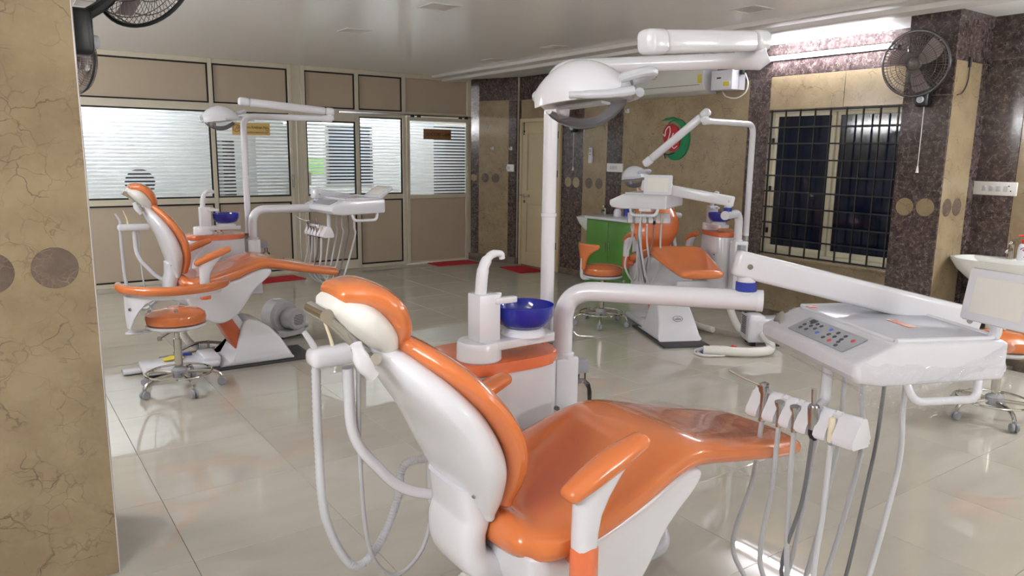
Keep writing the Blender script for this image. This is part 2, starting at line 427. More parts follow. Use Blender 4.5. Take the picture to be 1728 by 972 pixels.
slab(2.98, 3.8, 0, WZ0-.03, 'marble_beige'); slab(3.8, 4.55, 0, WZ0-.03, 'marble_beige')
slab(7.66, 8.6, 2.02, ZB, 'marble_beige'); slab(7.66, 8.62, ZB, ZC, 'marble_dark'); slab(8.57, 8.66, 0, ZB, 'marble_dark')
obj('window_ledge', G().box((XW+.02, 3.78, WZ0-.015), (.1, 1.53, .028), .004), 'marble_beige', wr)
def discs(parent, pts, nrm, rad, m):
    for p in pts:
        obj('inlay_disc', G().lathe([(0, -.003), (rad, -.003), (rad, .0015), (rad-.001, .003), (0, .003)], p, aim(nrm), 36), m, parent)
discs(wr, [(XW, 7.52, 1.2), (XW, 7.36, 1.2)], (-1, 0, 0), .066, 'marble_beige')
discs(wr, [(XW, 7.12, 1.2), (XW, 6.93, 1.2)], (-1, 0, 0), .066, 'marble_inlay')
struct(box('baseboard_right', (XW-.012, 3.0, 0), (XW+.001, 8.62, .085), 'marble_skirt', r=.003), 'brown marble skirting along the wall')
struct(box('baseboard_near', (XW-.012, YN, 0), (XW+.001, 2.645, .085), 'marble_skirt', r=.003), 'brown marble skirting below the wash basin')
# pilaster beside the window
PX, PY0, PY1 = 5.67, 2.655, 3.0
pil = struct(box('wall_pilaster', (PX+.02, PY0+.02, 0), (XW+.02, PY1-.005, ZC), 'wall_plain'), 'marble pilaster beside the barred window')
obj('marble_slab', G().box((PX+.01, (PY0+PY1)/2, 1.0), (.02, PY1-PY0, 2.0), .002, seg=1), 'marble_dark', pil, smooth=0)
obj('marble_slab', G().box((PX+.01, (PY0+PY1)/2, 2.297), (.02, PY1-PY0, .586), .002, seg=1), 'marble_dark', pil, smooth=0)
obj('marble_slab', G().box((PX+.215, PY0+.01, 1.12), (.39, .02, 2.24), .002, seg=1), 'marble_beige', pil, smooth=0)
obj('marble_slab', G().box((PX+.28, PY0+.011, 2.416), (.52, .02, .346), .002, seg=1), 'marble_dark', pil, smooth=0)
obj('marble_slab', G().box((PX+.475, PY0+.011, 1.12), (.126, .02, 2.24), .002, seg=1), 'marble_dark', pil, smooth=0)
discs(pil, [(PX, 2.905, 1.195), (PX, 2.755, 1.2)], (-1, 0, 0), .066, 'marble_beige')
discs(pil, [(5.785, PY0, 1.2), (5.935, PY0, 1.2)], (0, -1, 0), .066, 'marble_inlay')
# angled corner beyond the door
cor = struct(obj('wall_corner', G().plan([(5.86, YB), (5.95, 9.24), (6.17, 8.62), (XW+.2, 8.62), (XW+.2, YB)], 0, ZC), 'wall_plain', smooth=0), 'angled marble corner between partition and door')
def cslab(a, b, z0, z1, m):
    a, b = Vector(a), Vector(b); d = (b-a).normalized(); n = Vector((d.y, -d.x)) if Vector((d.y, -d.x)).x < 0 else Vector((-d.y, d.x))
    a2, b2 = a+n*.018, b+n*.018
    return obj('marble_slab', G().plan([a, b, b2, a2], z0+.001, z1-.001), m, cor, smooth=0)
cslab((5.86, YB-.001), (5.95, 9.24), 0, ZC, 'marble_dark'); cslab((5.95, 9.24), (6.126, 8.744), 0, ZB, 'marble_beige'); cslab((6.126, 8.744), (6.17, 8.62), 0, ZB, 'marble_dark'); cslab((5.95, 9.24), (6.17, 8.62), ZB, ZC, 'marble_dark')
dcn = Vector((-.62, -.22, 0)).normalized()
discs(cor, [Vector((5.95+.22*t, 9.24-.62*t, 1.2))+dcn*.018 for t in (.18, .46)], dcn, .066, 'marble_inlay')
discs(cor, [(5.885, 9.29, 1.2)], Vector((-.12, -.09, 0)), .05, 'marble_beige')
obj('skirting', G().plan([(5.85, YB-.02), (5.93, 9.22), (6.16, 8.6), (6.13, 8.58), (5.9, 9.2), (5.82, YB-.02)], 0, .1, .003), 'marble_skirt', cor)
# left pillar
LP = struct(box('wall_pillar', (-.55, 2.93, 0), (.28, 3.47, ZC), 'wall_plain'), 'beige marble pillar with dark round inlays')
obj('marble_slab', G().box((-.125, 2.92, ZC/2), (.85, .02, ZC-.002), .002, seg=1), 'marble_beige', LP, smooth=0)
obj('marble_slab', G().box((.289, 3.2, ZC/2), (.018, .53, ZC-.002), .002, seg=1), 'marble_dark', LP, smooth=0)
obj('edge_bead', G().tube([(.296, 2.914, 0), (.296, 2.914, ZC)], .0045, 8), 'white_plastic', LP)
discs(LP, [(.183, 2.91, 1.152), (.0, 2.91, 1.148)], (0, -1, 0), .069, 'marble_inlay')

# --- window_1
w1 = struct(bpy.data.objects.new('window_1', None), 'barred window with dark panes and cream frame'); link(w1)
w1.location = (XW, 0, 0)
def wbox(name, y0, y1, z0, z1, x0, x1, m, parent=None, r=.003):
    return obj(name, G().box(((x0+x1)/2, (y0+y1)/2, (z0+z1)/2), (abs(x1-x0), y1-y0, z1-z0), r), m, parent or w1)
for a in ((WY0, WY1, WZ0, WZ0+.04), (WY0, WY1, WZ1-.03, WZ1), (WY0, WY0+.03, WZ0+.04, WZ1-.03), (WY1-.03, WY1, WZ0+.04, WZ1-.03)):
    wbox('window_frame', *a, .05, .12, 'cream_bar')
for y0, y1, xo in ((WY0+.03, 3.90, .085), (3.89, WY1-.03, .055)):
    s_ = []
    for a in ((y0, y1, WZ0+.04, WZ0+.09), (y0, y1, WZ1-.06, WZ1-.03), (y0, y0+.04, WZ0+.09, WZ1-.06), (y1-.04, y1, WZ0+.09, WZ1-.06)):
        wbox('sash_bar', *a, xo, xo+.03, 'cream_bar')
    wbox('pane', y0+.04, y1-.04, WZ0+.09, WZ1-.06, xo+.012, xo+.018, 'night_glass', r=0)
bar_y = [WY1-.02-.152*k for k in range(10)]
for y in bar_y:
    obj('grille_bar', G().box((.02, y, (WZ0+WZ1)/2), (.012, .012, WZ1-WZ0-.004)), 'iron', w1)
for k in range(10):
    z = WZ0+.012+k*(WZ1-WZ0-.024)/9
    obj('grille_bar', G().box((.012, (WY0+WY1)/2, z), (.008, WY1-WY0-.004, .014)), 'iron', w1)
for z in (.85, 1.25, 1.7):
    obj('latch', G().box((.03, WY1-.045, z), (.02, .02, .05), .004), 'iron', w1)

# --- door_1
d1 = struct(bpy.data.objects.new('door_1', None), 'cream painted panel door with a sliding bolt'); link(d1); d1.location = (XW, 8.11, 0)
def dbox(name, y0, y1, z0, z1, x0, x1, m='cream_paint', r=.004): return obj(name, G().box(((x0+x1)/2, (y0+y1)/2, (z0+z1)/2), (abs(x1-x0), y1-y0, z1-z0), r), m, d1)
for a in ((-.45, -.40, 0, 2.02), (.40, .45, 0, 2.02), (-.40, .40, 1.97, 2.02)): dbox('door_frame', *a, -.03, .02)
dbox('leaf', -.395, .395, .012, 1.965, -.005, .02)
for a in ((-.395, -.28, .012, 1.965), (.28, .395, .012, 1.965), (-.28, .28, .012, .2), (-.28, .28, .88, 1.05), (-.28, .28, 1.82, 1.965)): dbox('stile', *a, -.02, -.005)
dbox('panel', -.25, .25, .23, .85, -.013, -.005)
pa = [(-.25, 1.08), (.25, 1.08), (.25, 1.66)]+[(.25*math.cos(a*PI/10), 1.66+.11*math.sin(a*PI/10)) for a in range(1, 10)]+[(-.25, 1.66)]
obj('panel', G().prism(pa, lambda p: Vector((-.013, p[0], p[1])), lambda p: Vector((-.005, p[0], p[1])), .004), 'cream_paint', d1)
obj('bolt', G().tube([(-.035, .42, .98), (-.035, .20, .98)], .007, 8).box((-.03, .33, .98), (.02, .02, .035), .003).box((-.03, .22, .98), (.02, .02, .035), .003).tube([(-.035, .3, .98), (-.05, .3, .94)], .005, 6), 'steel', d1)
obj('padlock', G().box((-.04, .31, .9), (.016, .035, .04), .005), 'bronze_plate', d1)
obj('knob', G().lathe([(0, 0), (.018, 0), (.02, .02), (.012, .03), (0, .032)], (-.02, -.34, .25), ry(-PI/2), 14), 'steel', d1)
for z in (.3, 1.25, 1.75): obj('hinge', G().tube([(-.028, -.4, z), (-.028, -.4, z+.09)], .008, 8), 'iron', d1)
obj('tower_bolt', G().tube([(-.03, .35, 1.97), (-.03, .35, 1.8)], .006, 8).box((-.026, .35, 1.85), (.014, .03, .02), .002), 'iron', d1)

# --- glazed partition
wb = struct(bpy.data.objects.new('wall_back', None), 'cream aluminium partition with taupe panels and striped glass'); link(wb); wb.location = (0, YB, 0)
def pbox(name, x0, x1, z0, z1, y0, y1, m, r=.003, parent=None):
    return obj(name, G().box(((x0+x1)/2, (y0+y1)/2, (z0+z1)/2), (x1-x0, abs(y1-y0), z1-z0), r, seg=1), m, parent or wb, smooth=0)
def gasket(x0, x1, z0, z1, y=-.004, t=.018):
    g = G()
    for a in ((x0, x1, z0, z0+t), (x0, x1, z1-t, z1), (x0, x0+t, z0+t, z1-t), (x1-t, x1, z0+t, z1-t)): g.box(((a[0]+a[1])/2, y, (a[2]+a[3])/2), (a[1]-a[0], .012, a[3]-a[2]))
    return obj('gasket', g, 'gasket', wb, smooth=0)
mull = [(XL, -.3), (.86, .92), (2.275, 2.32), (3.205, 3.25), (3.37, 3.42), (4.085, 4.135), (4.765, 4.815), (5.80, 5.865)]
for a, b in mull[1:]: pbox('mullion', a, b, 0, ZC, -.03, .03, 'alu_cream')
pbox('mullion', 3.25, 3.37, 0, ZC, -.015, .02, 'alu_cream')
pbox('mullion', 3.295, 3.305, 0, 2.0, -.03, -.015, 'offwhite')
cells = [(XL, .86), (.92, 2.275), (2.32, 3.205), (3.42, 4.085), (4.135, 4.765)]
for k, (a, b) in enumerate(cells):
    door = k == 3
    zl = .12 if door else .045
    for z0, z1 in ((2.535, ZC), (2.0 if not door else 1.93, 2.085), (.92, .985), (0.004 if door else 0, zl)):
        pbox('rail', a, b, z0, z1, -.025, .025, 'alu_cream')
    pbox('panel', a, b, 2.085, 2.535, 0, .012, 'panel_taupe'); gasket(a, b, 2.085, 2.535)
    pbox('panel', a, b, zl, .92, 0, .012, 'panel_taupe'); gasket(a, b, zl, .92)
    zt = 1.93 if door else 2.0
    pbox('pane', a, b, .985, zt, .002, .007, 'striped_glass', r=0); gasket(a, b, .985, zt)
a, b = 4.815, 5.80
pbox('rail', a, b, 2.535, ZC, -.025, .025, 'alu_cream'); pbox('rail', a, b, 2.06, 2.09, -.025, .025, 'alu_cream')
pbox('panel', a, b, 2.09, 2.535, 0, .012, 'panel_taupe')
# hung sliding door in front of the last bay
for x0, x1, z0, z1 in ((4.82, 4.865, .012, 2.03), (5.765, 5.81, .012, 2.03), (4.865, 5.765, 1.975, 2.03), (4.865, 5.765, .915, .97), (4.865, 5.765, .012, .035)):
    pbox('door_rail', x0, x1, z0, z1, -.05, -.015, 'alu_cream')
pbox('pane', 4.865, 5.765, .97, 1.975, -.035, -.03, 'striped_glass', r=0); pbox('panel', 4.865, 5.765, .035, .915, -.036, -.026, 'panel_taupe')
pbox('sliding_track', 3.85, 5.84, 2.035, 2.06, -.06, -.025, 'steel')
for x in (4.9, 5.0, 5.66, 5.76): pbox('roller', x-.03, x+.03, 2.02, 2.05, -.065, -.052, 'iron')
for x, z in ((3.44, 1.12), (5.79, 1.2)): pbox('pull_handle', x-.01, x+.012, z, z+.16, -.065, -.03, 'alu_cream', r=.005)
pbox('pull_handle', 3.215, 3.235, 1.1, 1.26, -.06, -.03, 'steel', r=.005)

# --- cabins seen through the glass
struct(box('wall_cabin', (XL, 11.0, 0), (XW+.2, 11.2, ZC), 'cabin_wall'), 'white wall inside the doctors cabins')
struct(box('wall_divider', (3.28, YB+.06, 0), (3.34, 11.0, ZC), 'cabin_wall'), 'white dividing wall between the two cabins')
def nwin(n, x0, x1, z0, z1):
    w = struct(bpy.data.objects.new('window_%d' % n, None), 'dark night window inside a cabin'); link(w); w.location = ((x0+x1)/2, 11.0, (z0+z1)/2)
    hx, hz = (x1-x0)/2, (z1-z0)/2
    obj('pane', G().box((0, -.006, 0), (2*hx, .008, 2*hz)), 'night_glass', w)
    for c, d in (((-hx, -.02, 0), (.04, .04, 2*hz+.04)), ((hx, -.02, 0), (.04, .04, 2*hz+.04)), ((0, -.02, hz), (2*hx, .04, .04)), ((0, -.02, -hz), (2*hx, .04, .04))):
        obj('window_frame', G().box(c, d, .004), 'steel', w)
nwin(2, 4.34, 5.05, 1.08, 1.92)
for x in (1.2, 4.75):
    t = thing('ceiling_tube_light', 'lit white batten on the ceiling of a cabin behind the glass', 'lamp', (x, 10.2, ZC), 0, 'cabin ceiling lights')
    obj('housing', G().box((0, 0, -.02), (1.3, .16, .04), .006), 'white_plastic', t); obj('diffuser', G().box((0, 0, -.05), (1.24, .12, .02), .006), 'cabin_light', t)
c = thing('cupboard', 'tall dark cupboard behind the glass of the sliding door', 'cupboard', (5.92, 9.95, 0))
obj('body', G().box((0, 0, .97), (.44, .4, 1.94), .01), 'black_plastic', c); obj('door', G().box((0, -.205, .97), (.42, .012, 1.9), .004), 'black_plastic', c)
obj('knob', G().lathe([(0, 0), (.012, 0), (.014, .015), (0, .02)], (.16, -.211, 1.0), rx(PI/2), 12), 'steel', c)
c = thing('bookcase', 'narrow dark bookcase behind the glass beside the gold nameplate', 'bookcase', (2.54, 9.78, 0))
for x in (-.065, .065): obj('side_panel', G().box((x, 0, .84), (.012, .3, 1.68)), 'black_plastic', c)
obj('back_panel', G().box((0, .145, .84), (.13, .01, 1.68)), 'black_plastic', c)
for z in (.1, .5, .9, 1.3, 1.67): obj('shelf', G().box((0, 0, z), (.118, .28, .014)), 'black_plastic', c)
c = thing('office_chair', 'dark round-backed chair seen through the striped glass of a cabin', 'chair', (1.55, 9.78, 0))
obj('backrest', G().lathe([(0, 0), (.16, 0), (.165, .015), (.15, .03), (0, .035)], (0, 0, 1.15), rx(PI/2), 28), 'black_plastic', c)
obj('seat', G().box((0, .22, .5), (.42, .4, .07), .03), 'black_plastic', c); obj('stem', G().tube([(0, .02, 1.0), (0, .06, .6), (0, .2, .48)], .02, 8, 4), 'black_plastic', c)
obj('post', G().tube([(0, .22, .48), (0, .22, .1)], .025, 10), 'steel', c)
for k in range(5): obj('leg', G().tube([(0, .22, .1), (.24*math.cos(k*1.2566), .22+.24*math.sin(k*1.2566), .03)], .018, 8), 'black_plastic', c)
tag(obj('poster', G().box((4.15, 10.994, 1.32), (.26, .004, .26)), 'poster_green'), 'pale green square sheet on the cabin wall', 'poster')

# nameplates on the glass
n = thing('nameplate', 'gold nameplate with dark lettering stuck on striped glass', 'sign', (2.745, YB-.01, 1.80))
obj('plate', G().box((0, 0, 0), (.45, .006, .145), .002), 'gold_plate', n)
U = Matrix.Rotation(PI/2, 4, 'X')
text('lettering', 'Dr. Rama Krishnan Nyla', .047, 'ink', n, Matrix.Translation((.03, -.0036, .02)) @ U, sx=.78)
text('lettering', 'MDS', .018, 'ink', n, Matrix.Translation((.19, -.0036, -.015)) @ U)
text('lettering', 'PROSTHODONTIST & IMPLANTOLOGIST', .022, 'ink', n, Matrix.Translation((.03, -.0036, -.042)) @ U, sx=.86)
obj('logo_ring', G().ring(.042, .004, (-.175, -.004, .005), rx(PI/2), 24, 6), 'bronze_plate', n)
obj('logo_mark', G().tube([(-.19, -.005, -.02), (-.165, -.005, .03), (-.155, -.005, -.01), (-.18, -.005, .015)], .003, 6, 4), 'bronze_plate', n)
n = thing('nameplate', 'brown DOCTORS CABIN plaque on the sliding glass door', 'sign', (5.30, YB-.04, 1.80))
obj('plate', G().box((0, 0, 0), (.44, .006, .14), .002), 'bronze_plate', n)
text('lettering', 'DOCTORS CABIN', .062, 'ink', n, Matrix.Translation((.015, -.0036, -.005)) @ U, sx=.8)

# ceiling lights (off)
for x, y in ((2.84, 4.96), (4.78, 6.05), (4.63, 3.61), (4.9, 7.3), (2.81, 6.4), (2.8, 3.3), (.8, 4.9), (.8, 6.5)):
    t = thing('ceiling_light', 'thin square unlit panel light flush in the glossy ceiling', 'lamp', (x, y, ZC), 0, 'unlit panel lights in the ceiling')
    g = G()
    for c, d in (((-.11, 0), (.012, .232)), ((.11, 0), (.012, .232)), ((0, -.11), (.22, .012)), ((0, .11), (.22, .012))): g.box((c[0], c[1], -.003), (d[0], d[1], .006), .002)
    obj('frame', g, 'ceiling_trim', t); obj('diffuser', G().box((0, 0, -.001), (.21, .21, .003)), 'ceiling_trim', t)

# fluorescent tube over the window and unseen fill tubes on plain walls
def tube_light(loc, axis, nrm, length, label, group=None, m='fill_tube'):
    a, n_ = Vector(axis), Vector(nrm)
    t = thing('tube_light', label, 'lamp', loc, 0, group)
    R = Matrix((a, n_.cross(a) if False else Vector((0, 0, 1)).cross(a), Vector((0, 0, 1)))).transposed()
    R = Matrix((a, n_, a.cross(n_))).transposed()
    obj('batten', G().box(R @ Vector((0, .018, 0)), (1, 1, 1)) if False else G().box((0, 0, 0), (length, .03, .045), .006), 'white_plastic', t).matrix_basis = Matrix.Translation(n_*.015) @ R.to_4x4()
    for s_ in (-1, 1):
        obj('end_cap', G().box((0, 0, 0), (.025, .05, .04), .006), 'white_plastic', t).matrix_basis = Matrix.Translation(n_*.045+a*s_*(length/2-.02)) @ R.to_4x4()
    obj('tube', G().tube([a*(-length/2+.03)+n_*.055, a*(length/2-.03)+n_*.055], .014, 12), m, t)
    return t
tube_light((XW, 3.97, 2.455), (0, 1, 0), (-1, 0, 0), 1.22, 'lit fluorescent tube on the marble above the barred window', None, 'window_tube')
for loc, ax, nr in (((XW, 1.1, 2.2), (0, 1, 0), (-1, 0, 0)), ((XL, .6, 2.1), (0, 1, 0), (1, 0, 0)), ((XW, -1.4, 2.1), (0, 1, 0), (-1, 0, 0)), ((2.4, YN, 2.0), (1, 0, 0), (0, 1, 0)), ((XL, 4.7, 2.15), (0, 1, 0), (1, 0, 0)), ((XL, 7.6, 2.15), (0, 1, 0), (1, 0, 0))):
    tube_light(loc, ax, nr, 1.22, 'unseen fluorescent tube on a plain wall, added to brighten the room', 'added fill tubes on the plain walls')  # out-of-view tubes put in to brighten partition, floor and ceiling

# wall fans
def fan(loc, rzv, yaw, tilt, label, R=.21, cord=True, hx=.19, hz=.21):
    t = thing('wall_fan', label, 'fan', loc, rzv)
    obj('base_box', G().box((.04, 0, 0), (.08, .085, .16), .02, seg=3), 'fan_black', t)
    obj('knob', G().lathe([(0, 0), (.024, 0), (.024, .014), (.02, .018), (0, .018)], (.08, 0, -.03), ry(PI/2), 20), 'handle_grey', t)
    obj('bracket', G().tube([(.05, 0, .05), (hx*.55, 0, hz*.5), (hx-.06, 0, hz-.03)], .02, 8, 4), 'fan_black', t)
    if cord: obj('pull_cord', G().tube([(.06, .02, -.07), (.062, .022, -.3), (.06, .02, -.52)], .0028, 6, 3).lathe([(0, -.05), (.011, -.05), (.008, -.02), (.004, 0), (0, 0)], (.06, .02, -.5), None, 10), 'offwhite', t)
    F = Matrix.Translation((hx, 0, hz)) @ (rz(yaw) @ ry(tilt) @ ry(PI/2)).to_4x4()   # local +Z of the head = fan axis
    def part(name, g, m):
        o = obj(name, g, m, t); o.matrix_basis = F; return o
    part('motor', G().lathe([(0, -.13), (.04, -.13), (.055, -.1), (.055, -.03), (.03, -.01), (0, -.01)], n=20), 'fan_black')
    g = G(); nr = 60
    g.ring(R, .006, (0, 0, .02), n=48, m=6); 
    for q, zz in ((.93, .045), (.7, .062), (.42, .07), (.2, .072)): g.ring(R*q, .0022, (0, 0, zz), n=40, m=4)
    for q, zz in ((.95, -.02), (.72, -.045), (.4, -.055)): g.ring(R*q, .0022, (0, 0, zz), n=40, m=4)
    for k in range(nr):
        c, s_ = math.cos(2*PI*k/nr), math.sin(2*PI*k/nr)
        for prof in ([(R, .02), (R*.93, .046), (R*.6, .066), (R*.2, .072)], [(R, .02), (R*.95, -.02), (R*.6, -.05), (R*.24, -.058)]):
            g.tube([(r*c, r*s_, z) for r, z in prof], .0013, 4, cap=False)
    part('cage', g, 'fan_cage')
    part('cage_rim', G().ring(R+.003, .008, (0, 0, .018), n=48, m=6), 'fan_black')
    part('badge', G().lathe([(0, .068), (.038, .068), (.04, .074), (.03, .08), (0, .081)], n=24), 'fan_cage')
    part('hub', G().lathe([(0, -.015), (.035, -.015), (.035, .03), (.025, .04), (0, .042)], n=20), 'fan_blade')
    for k in range(3):
        secs = []
        for i in range(9):
            q = i/8; r = .03+q*(R-.055); w = .035+.085*math.sin(PI*min(1, q*.62+.1)); tw = .55-.3*q; a = 2*PI*k/3+.25*q
            ca, sa = math.cos(a), math.sin(a)
            secs.append([Vector((r*ca-x*math.cos(tw)*sa, r*sa+x*math.cos(tw)*ca, x*math.sin(tw)+dz)) for x, dz in ((-w/2, 0), (0, .006), (w/2, 0), (0, .003))])
        part('blade', G().loft(secs), 'fan_blade')
    return t
fan((PX, 2.83, 2.0), PI, .12, .1, 'black wall fan with round cage on the pilaster beside the window', .22)
fan((XW, 7.38, 1.9), PI, -.2, .15, 'black wall fan on the dark marble strip beside the cream door', .2)
fan((.298, 3.12, 1.95), 0, .75, .3, 'black wall fan on the side of the near beige pillar', .2, False, .25, .235)
LP2 = struct(box('wall_pillar_far', (-.2, 5.75, 0), (.3, 6.25, ZC), 'marble_dark'), 'far marble pillar hidden behind the near one')
fan((.3, 6.0, 2.02), 0, .35, .12, 'black wall fan peeping out from behind the beige pillar', .19, False, .32, .09)
tag(obj('fan_cable', G().tube([(5.72, 2.64, 2.0), (5.80, 2.645, 2.02), (5.86, 2.645, 2.1), (5.865, 2.645, 2.22)], .004, 6, 5).tube([(5.865, 2.645, 2.2), (5.866, 2.645, 2.27)], .011, 8), 'iron'), 'thin black fan cable looping up the beige pilaster strip', 'cable')

# red mats
def doormat(c, w, d, a, label):
    g = G(); g.box((0, 0, .005), (w, d, .01), .004)
    for k in range(9): g.box((-w/2+w*(k+.5)/9, 0, .0105), (w/14, d*.92, .003))
    o = obj('door_mat', g, 'red_mat'); o.location = (c[0], c[1], 0); o.rotation_euler.z = a
    return tag(o, label, 'mat')
doormat((2.85, 8.98), .62, .36, .12, 'red door mat before the cabin with the gold nameplate')
doormat((5.42, 9.08), .66, .34, -.05, 'red door mat before the sliding cabin door')
doormat((5.92, 8.12), .38, .56, -.1, 'red door mat before the cream panel door')

# split air conditioner and its stabiliser
ac = thing('air_conditioner', 'white split air conditioner high on the beige marble', 'air conditioner', (XW, 5.72, 2.17))
prof = [(0, 0), (-.1, 0), (-.17, .03), (-.205, .1), (-.205, .25), (-.19, .29), (0, .3)]
obj('body', G().prism(prof, lambda p: Vector((p[0], -.5, p[1])), lambda p: Vector((p[0], .5, p[1])), .008), 'ac_white', ac)
for s_ in (-1, 1): obj('end_cap', G().prism([(x*1.02, z*1.01) for x, z in prof], lambda p: Vector((p[0], s_*.5, p[1])), lambda p: Vector((p[0], s_*.525, p[1])), .008), 'white_plastic', ac)
obj('louvre', G().box((-.165, 0, .045), (.012, .94, .045), .004, rot=ry(.6)), 'ac_white', ac)
obj('outlet_slot', G().box((-.19, 0, .085), (.02, .94, .008), rot=ry(.5)), 'black_plastic', ac)
obj('intake_grille', G().box((-.1, 0, .302), (.16, .94, .006)), 'ac_white', ac)
obj('brand_mark', G().box((-.206, .16, .2), (.002, .09, .012)).box((-.206, .16, .18), (.002, .05, .007)), 'panel_grey', ac)
obj('label', G().box((-.2065, -.47, .14), (.002, .05, .08)), 'label_yellow', ac)
st = thing('voltage_stabiliser', 'small white box beside the air conditioner', 'stabiliser', (XW, 4.97, 2.18))
obj('case', G().box((-.11, 0, .1), (.2, .26, .19), .01), 'white_plastic', st); obj('switch', G().box((-.212, .03, .12), (.006, .05, .014), .002), 'black_plastic', st)
obj('label', G().box((-.212, -.06, .06), (.003, .07, .04)), 'label_yellow', st); obj('plug', G().box((-.1, -.16, .17), (.04, .05, .045), .008), 'black_plastic', st)
obj('power_cable', G().tube([(-.1, -.19, .16), (-.1, -.23, .07), (-.1, -.21, -.02), (-.1, -.11, -.07), (-.08, .03, -.05), (-.06, .1, .0)], .007, 8, 5), 'offwhite', st)

# wall emblem
em = thing('wall_emblem', 'round red and green cut-out emblem on the beige marble', 'emblem', (XW, 5.73, 1.73), PI/2)
def emb(pts): return lambda z: [Vector((0, 0, 0))]
def ep(name, poly, m, t0, t1):
    # emblem plane: local x runs along the wall (towards the near end = right), z up; wall normal is local +y
    return obj(name, G().prism(poly, lambda p: Vector((-p[0], t0, p[1])), lambda p: Vector((-p[0], t1, p[1])), .002), m, em)
def arc(cx, cz, rx_, rz_, a0, a1, n): return [(cx+rx_*math.cos(math.radians(a0+(a1-a0)*i/n)), cz+rz_*math.sin(math.radians(a0+(a1-a0)*i/n))) for i in range(n+1)]
cres = arc(.03, -.01, .19, .22, 130, -130, 26)+list(reversed(arc(-.02, .02, .14, .165, 105, -95, 22)))
ep('crescent', cres, 'emblem_green', .002, .02)
ep('leaf', [(-.2, .19), (-.12, .225), (-.02, .23), (.08, .19), (.0, .21), (-.1, .2)], 'emblem_green', .002, .018)
ep('heart', [(-.15, .0), (-.155, .09), (-.1, .15), (-.03, .16), (.05, .12), (.09, .02), (.08, -.1), (.02, -.14), (-.05, -.13), (-.11, -.08)], 'emblem_red', .004, .022)
obj('swirl', G().tube([(.15, .024, .05), (.12, .026, .03), (.11, .026, .09), (.06, .026, .13), (.05, .026, .05), (.1, .026, -.06)], .006, 6, 6), 'offwhite', em)
obj('swirl', G().tube([(.0, .026, .06), (.03, .026, -.02), (-.01, .026, -.1), (-.06, .026, -.08)], .005, 6, 6), 'offwhite', em)
obj('sprig', G().tube([(.2, .02, -.1), (.15, .022, -.15), (.06, .024, -.17), (-.02, .024, -.15)], .007, 6, 5).tube([(.22, .02, -.15), (.15, .022, -.15)], .006, 6).tube([(.1, .024, -.21), (.12, .024, -.165)], .006, 6), 'emblem_dark', em)

# switches, remote, hooks
def switchboard(y, z, w, h, label, x=XW, n=3, parent_rz=0):
    t = thing('switch_board', label, 'switch', (x, y, z))
    obj('plate', G().box((-.012, 0, 0), (.024, w, h), .005), 'switch_white', t)
    for k in range(n): obj('rocker', G().box((-.026, w*(.22-.16*k), .0), (.006, w*.1, h*.4), .002), 'handle_grey', t)
    return t
switchboard(6.64, 1.40, .27, .1, 'white switch board on the dark strip beside the emblem wall')
switchboard(8.72, 1.35, .22, .1, 'white switch board beside the cream door', x=6.125)
sb = switchboard(2.515, 1.34, .3, .1, 'white switch board with socket above the right wash basin', n=4)
for dy, dz in ((-.1, .02), (-.085, -.015), (-.115, -.015)): obj('socket_hole', G().lathe([(0, 0), (.005, 0), (.005, .003), (0, .003)], (-.0255, dy, dz), ry(-PI/2), 10), 'iron', sb)
r = thing('remote_control', 'white remote control in a holder on the beige marble', 'remote', (XW, 7.08, 1.54))
obj('body', G().box((-.018, 0, 0), (.02, .058, .19), .006), 'white_plastic', r); obj('holder', G().box((-.013, 0, -.05), (.026, .066, .09), .004), 'white_plastic', r)
obj('screen', G().box((-.029, 0, .055), (.002, .04, .04)), 'panel_grey', r); obj('button', G().box((-.029, 0, .01), (.003, .02, .012), .001), 'button_dark', r)
for p, l in (((6.02, 8.98, 1.62), 'small white wall hook on the angled marble corner'), ((6.13, 8.69, 1.62), 'small white wall hook beside the cream door'), ((XW, 6.46, 2.05), 'small white wall hook below the air conditioner')):
    h = thing('wall_hook', l, 'hook', p)
    obj('plate', G().box((-.008, 0, 0), (.014, .035, .05), .004), 'white_plastic', h); obj('peg', G().tube([(-.012, 0, -.01), (-.04, 0, -.015), (-.045, 0, .01)], .006, 8, 4), 'white_plastic', h)

# ------------------------------------------------------------------ basins, cupboard
def basin(loc, label, w=.52, d=.42, ped=True, dr=PI):
    t = thing('wash_basin', label, 'basin', loc, dr)     # local +x = into the room
    secs = []
    prof = [(.30, -.19), (.62, -.15), (.86, -.08), (1.0, -.012), (1.0, .0), (.93, .0), (.86, -.02), (.7, -.07), (.4, -.1), (.1, -.105)]
    for q, z in prof:
        secs.append([Vector((d/2+sgp(math.cos(a), .8)*d/2*q*(1 if z > -.02 or True else 1), sgp(math.sin(a), .8)*w/2*q, z)) for a in [2*PI*j/36 for j in range(36)]])
    obj('bowl', G().loft(secs), 'ceramic', t)
    obj('tap_ledge', G().box((.05, 0, -.03), (.1, w*.8, .06), .02), 'ceramic', t)
    if ped: obj('pedestal', G().lathe([(.1, -.82), (.1, -.79), (.075, -.7), (.065, -.4), (.08, -.2), (.1, -.15)], (.17, 0, 0), None, 20), 'ceramic', t)
    tp = obj('tap', G().tube([(.07, 0, 0), (.07, 0, .1)], [.026, .02], 14).tube([(.07, 0, .07), (.13, 0, .065), (.15, 0, .05)], [.016, .012], 10, 3).box((.075, 0, .118), (.06, .03, .024), .008), 'chrome', t)
    obj('drain', G().lathe([(0, -.103), (.02, -.103), (.02, -.1), (0, -.1)], (d/2, 0, 0), None, 14), 'chrome', t)
    return t
basin((XW-.005, 2.325, .84), 'white wash basin with chrome tap and soap bottle on its rim', .64, .46)
basin((XW-.005, 6.72, .82), 'white pedestal wash basin beside the green cupboard', .46, .42)
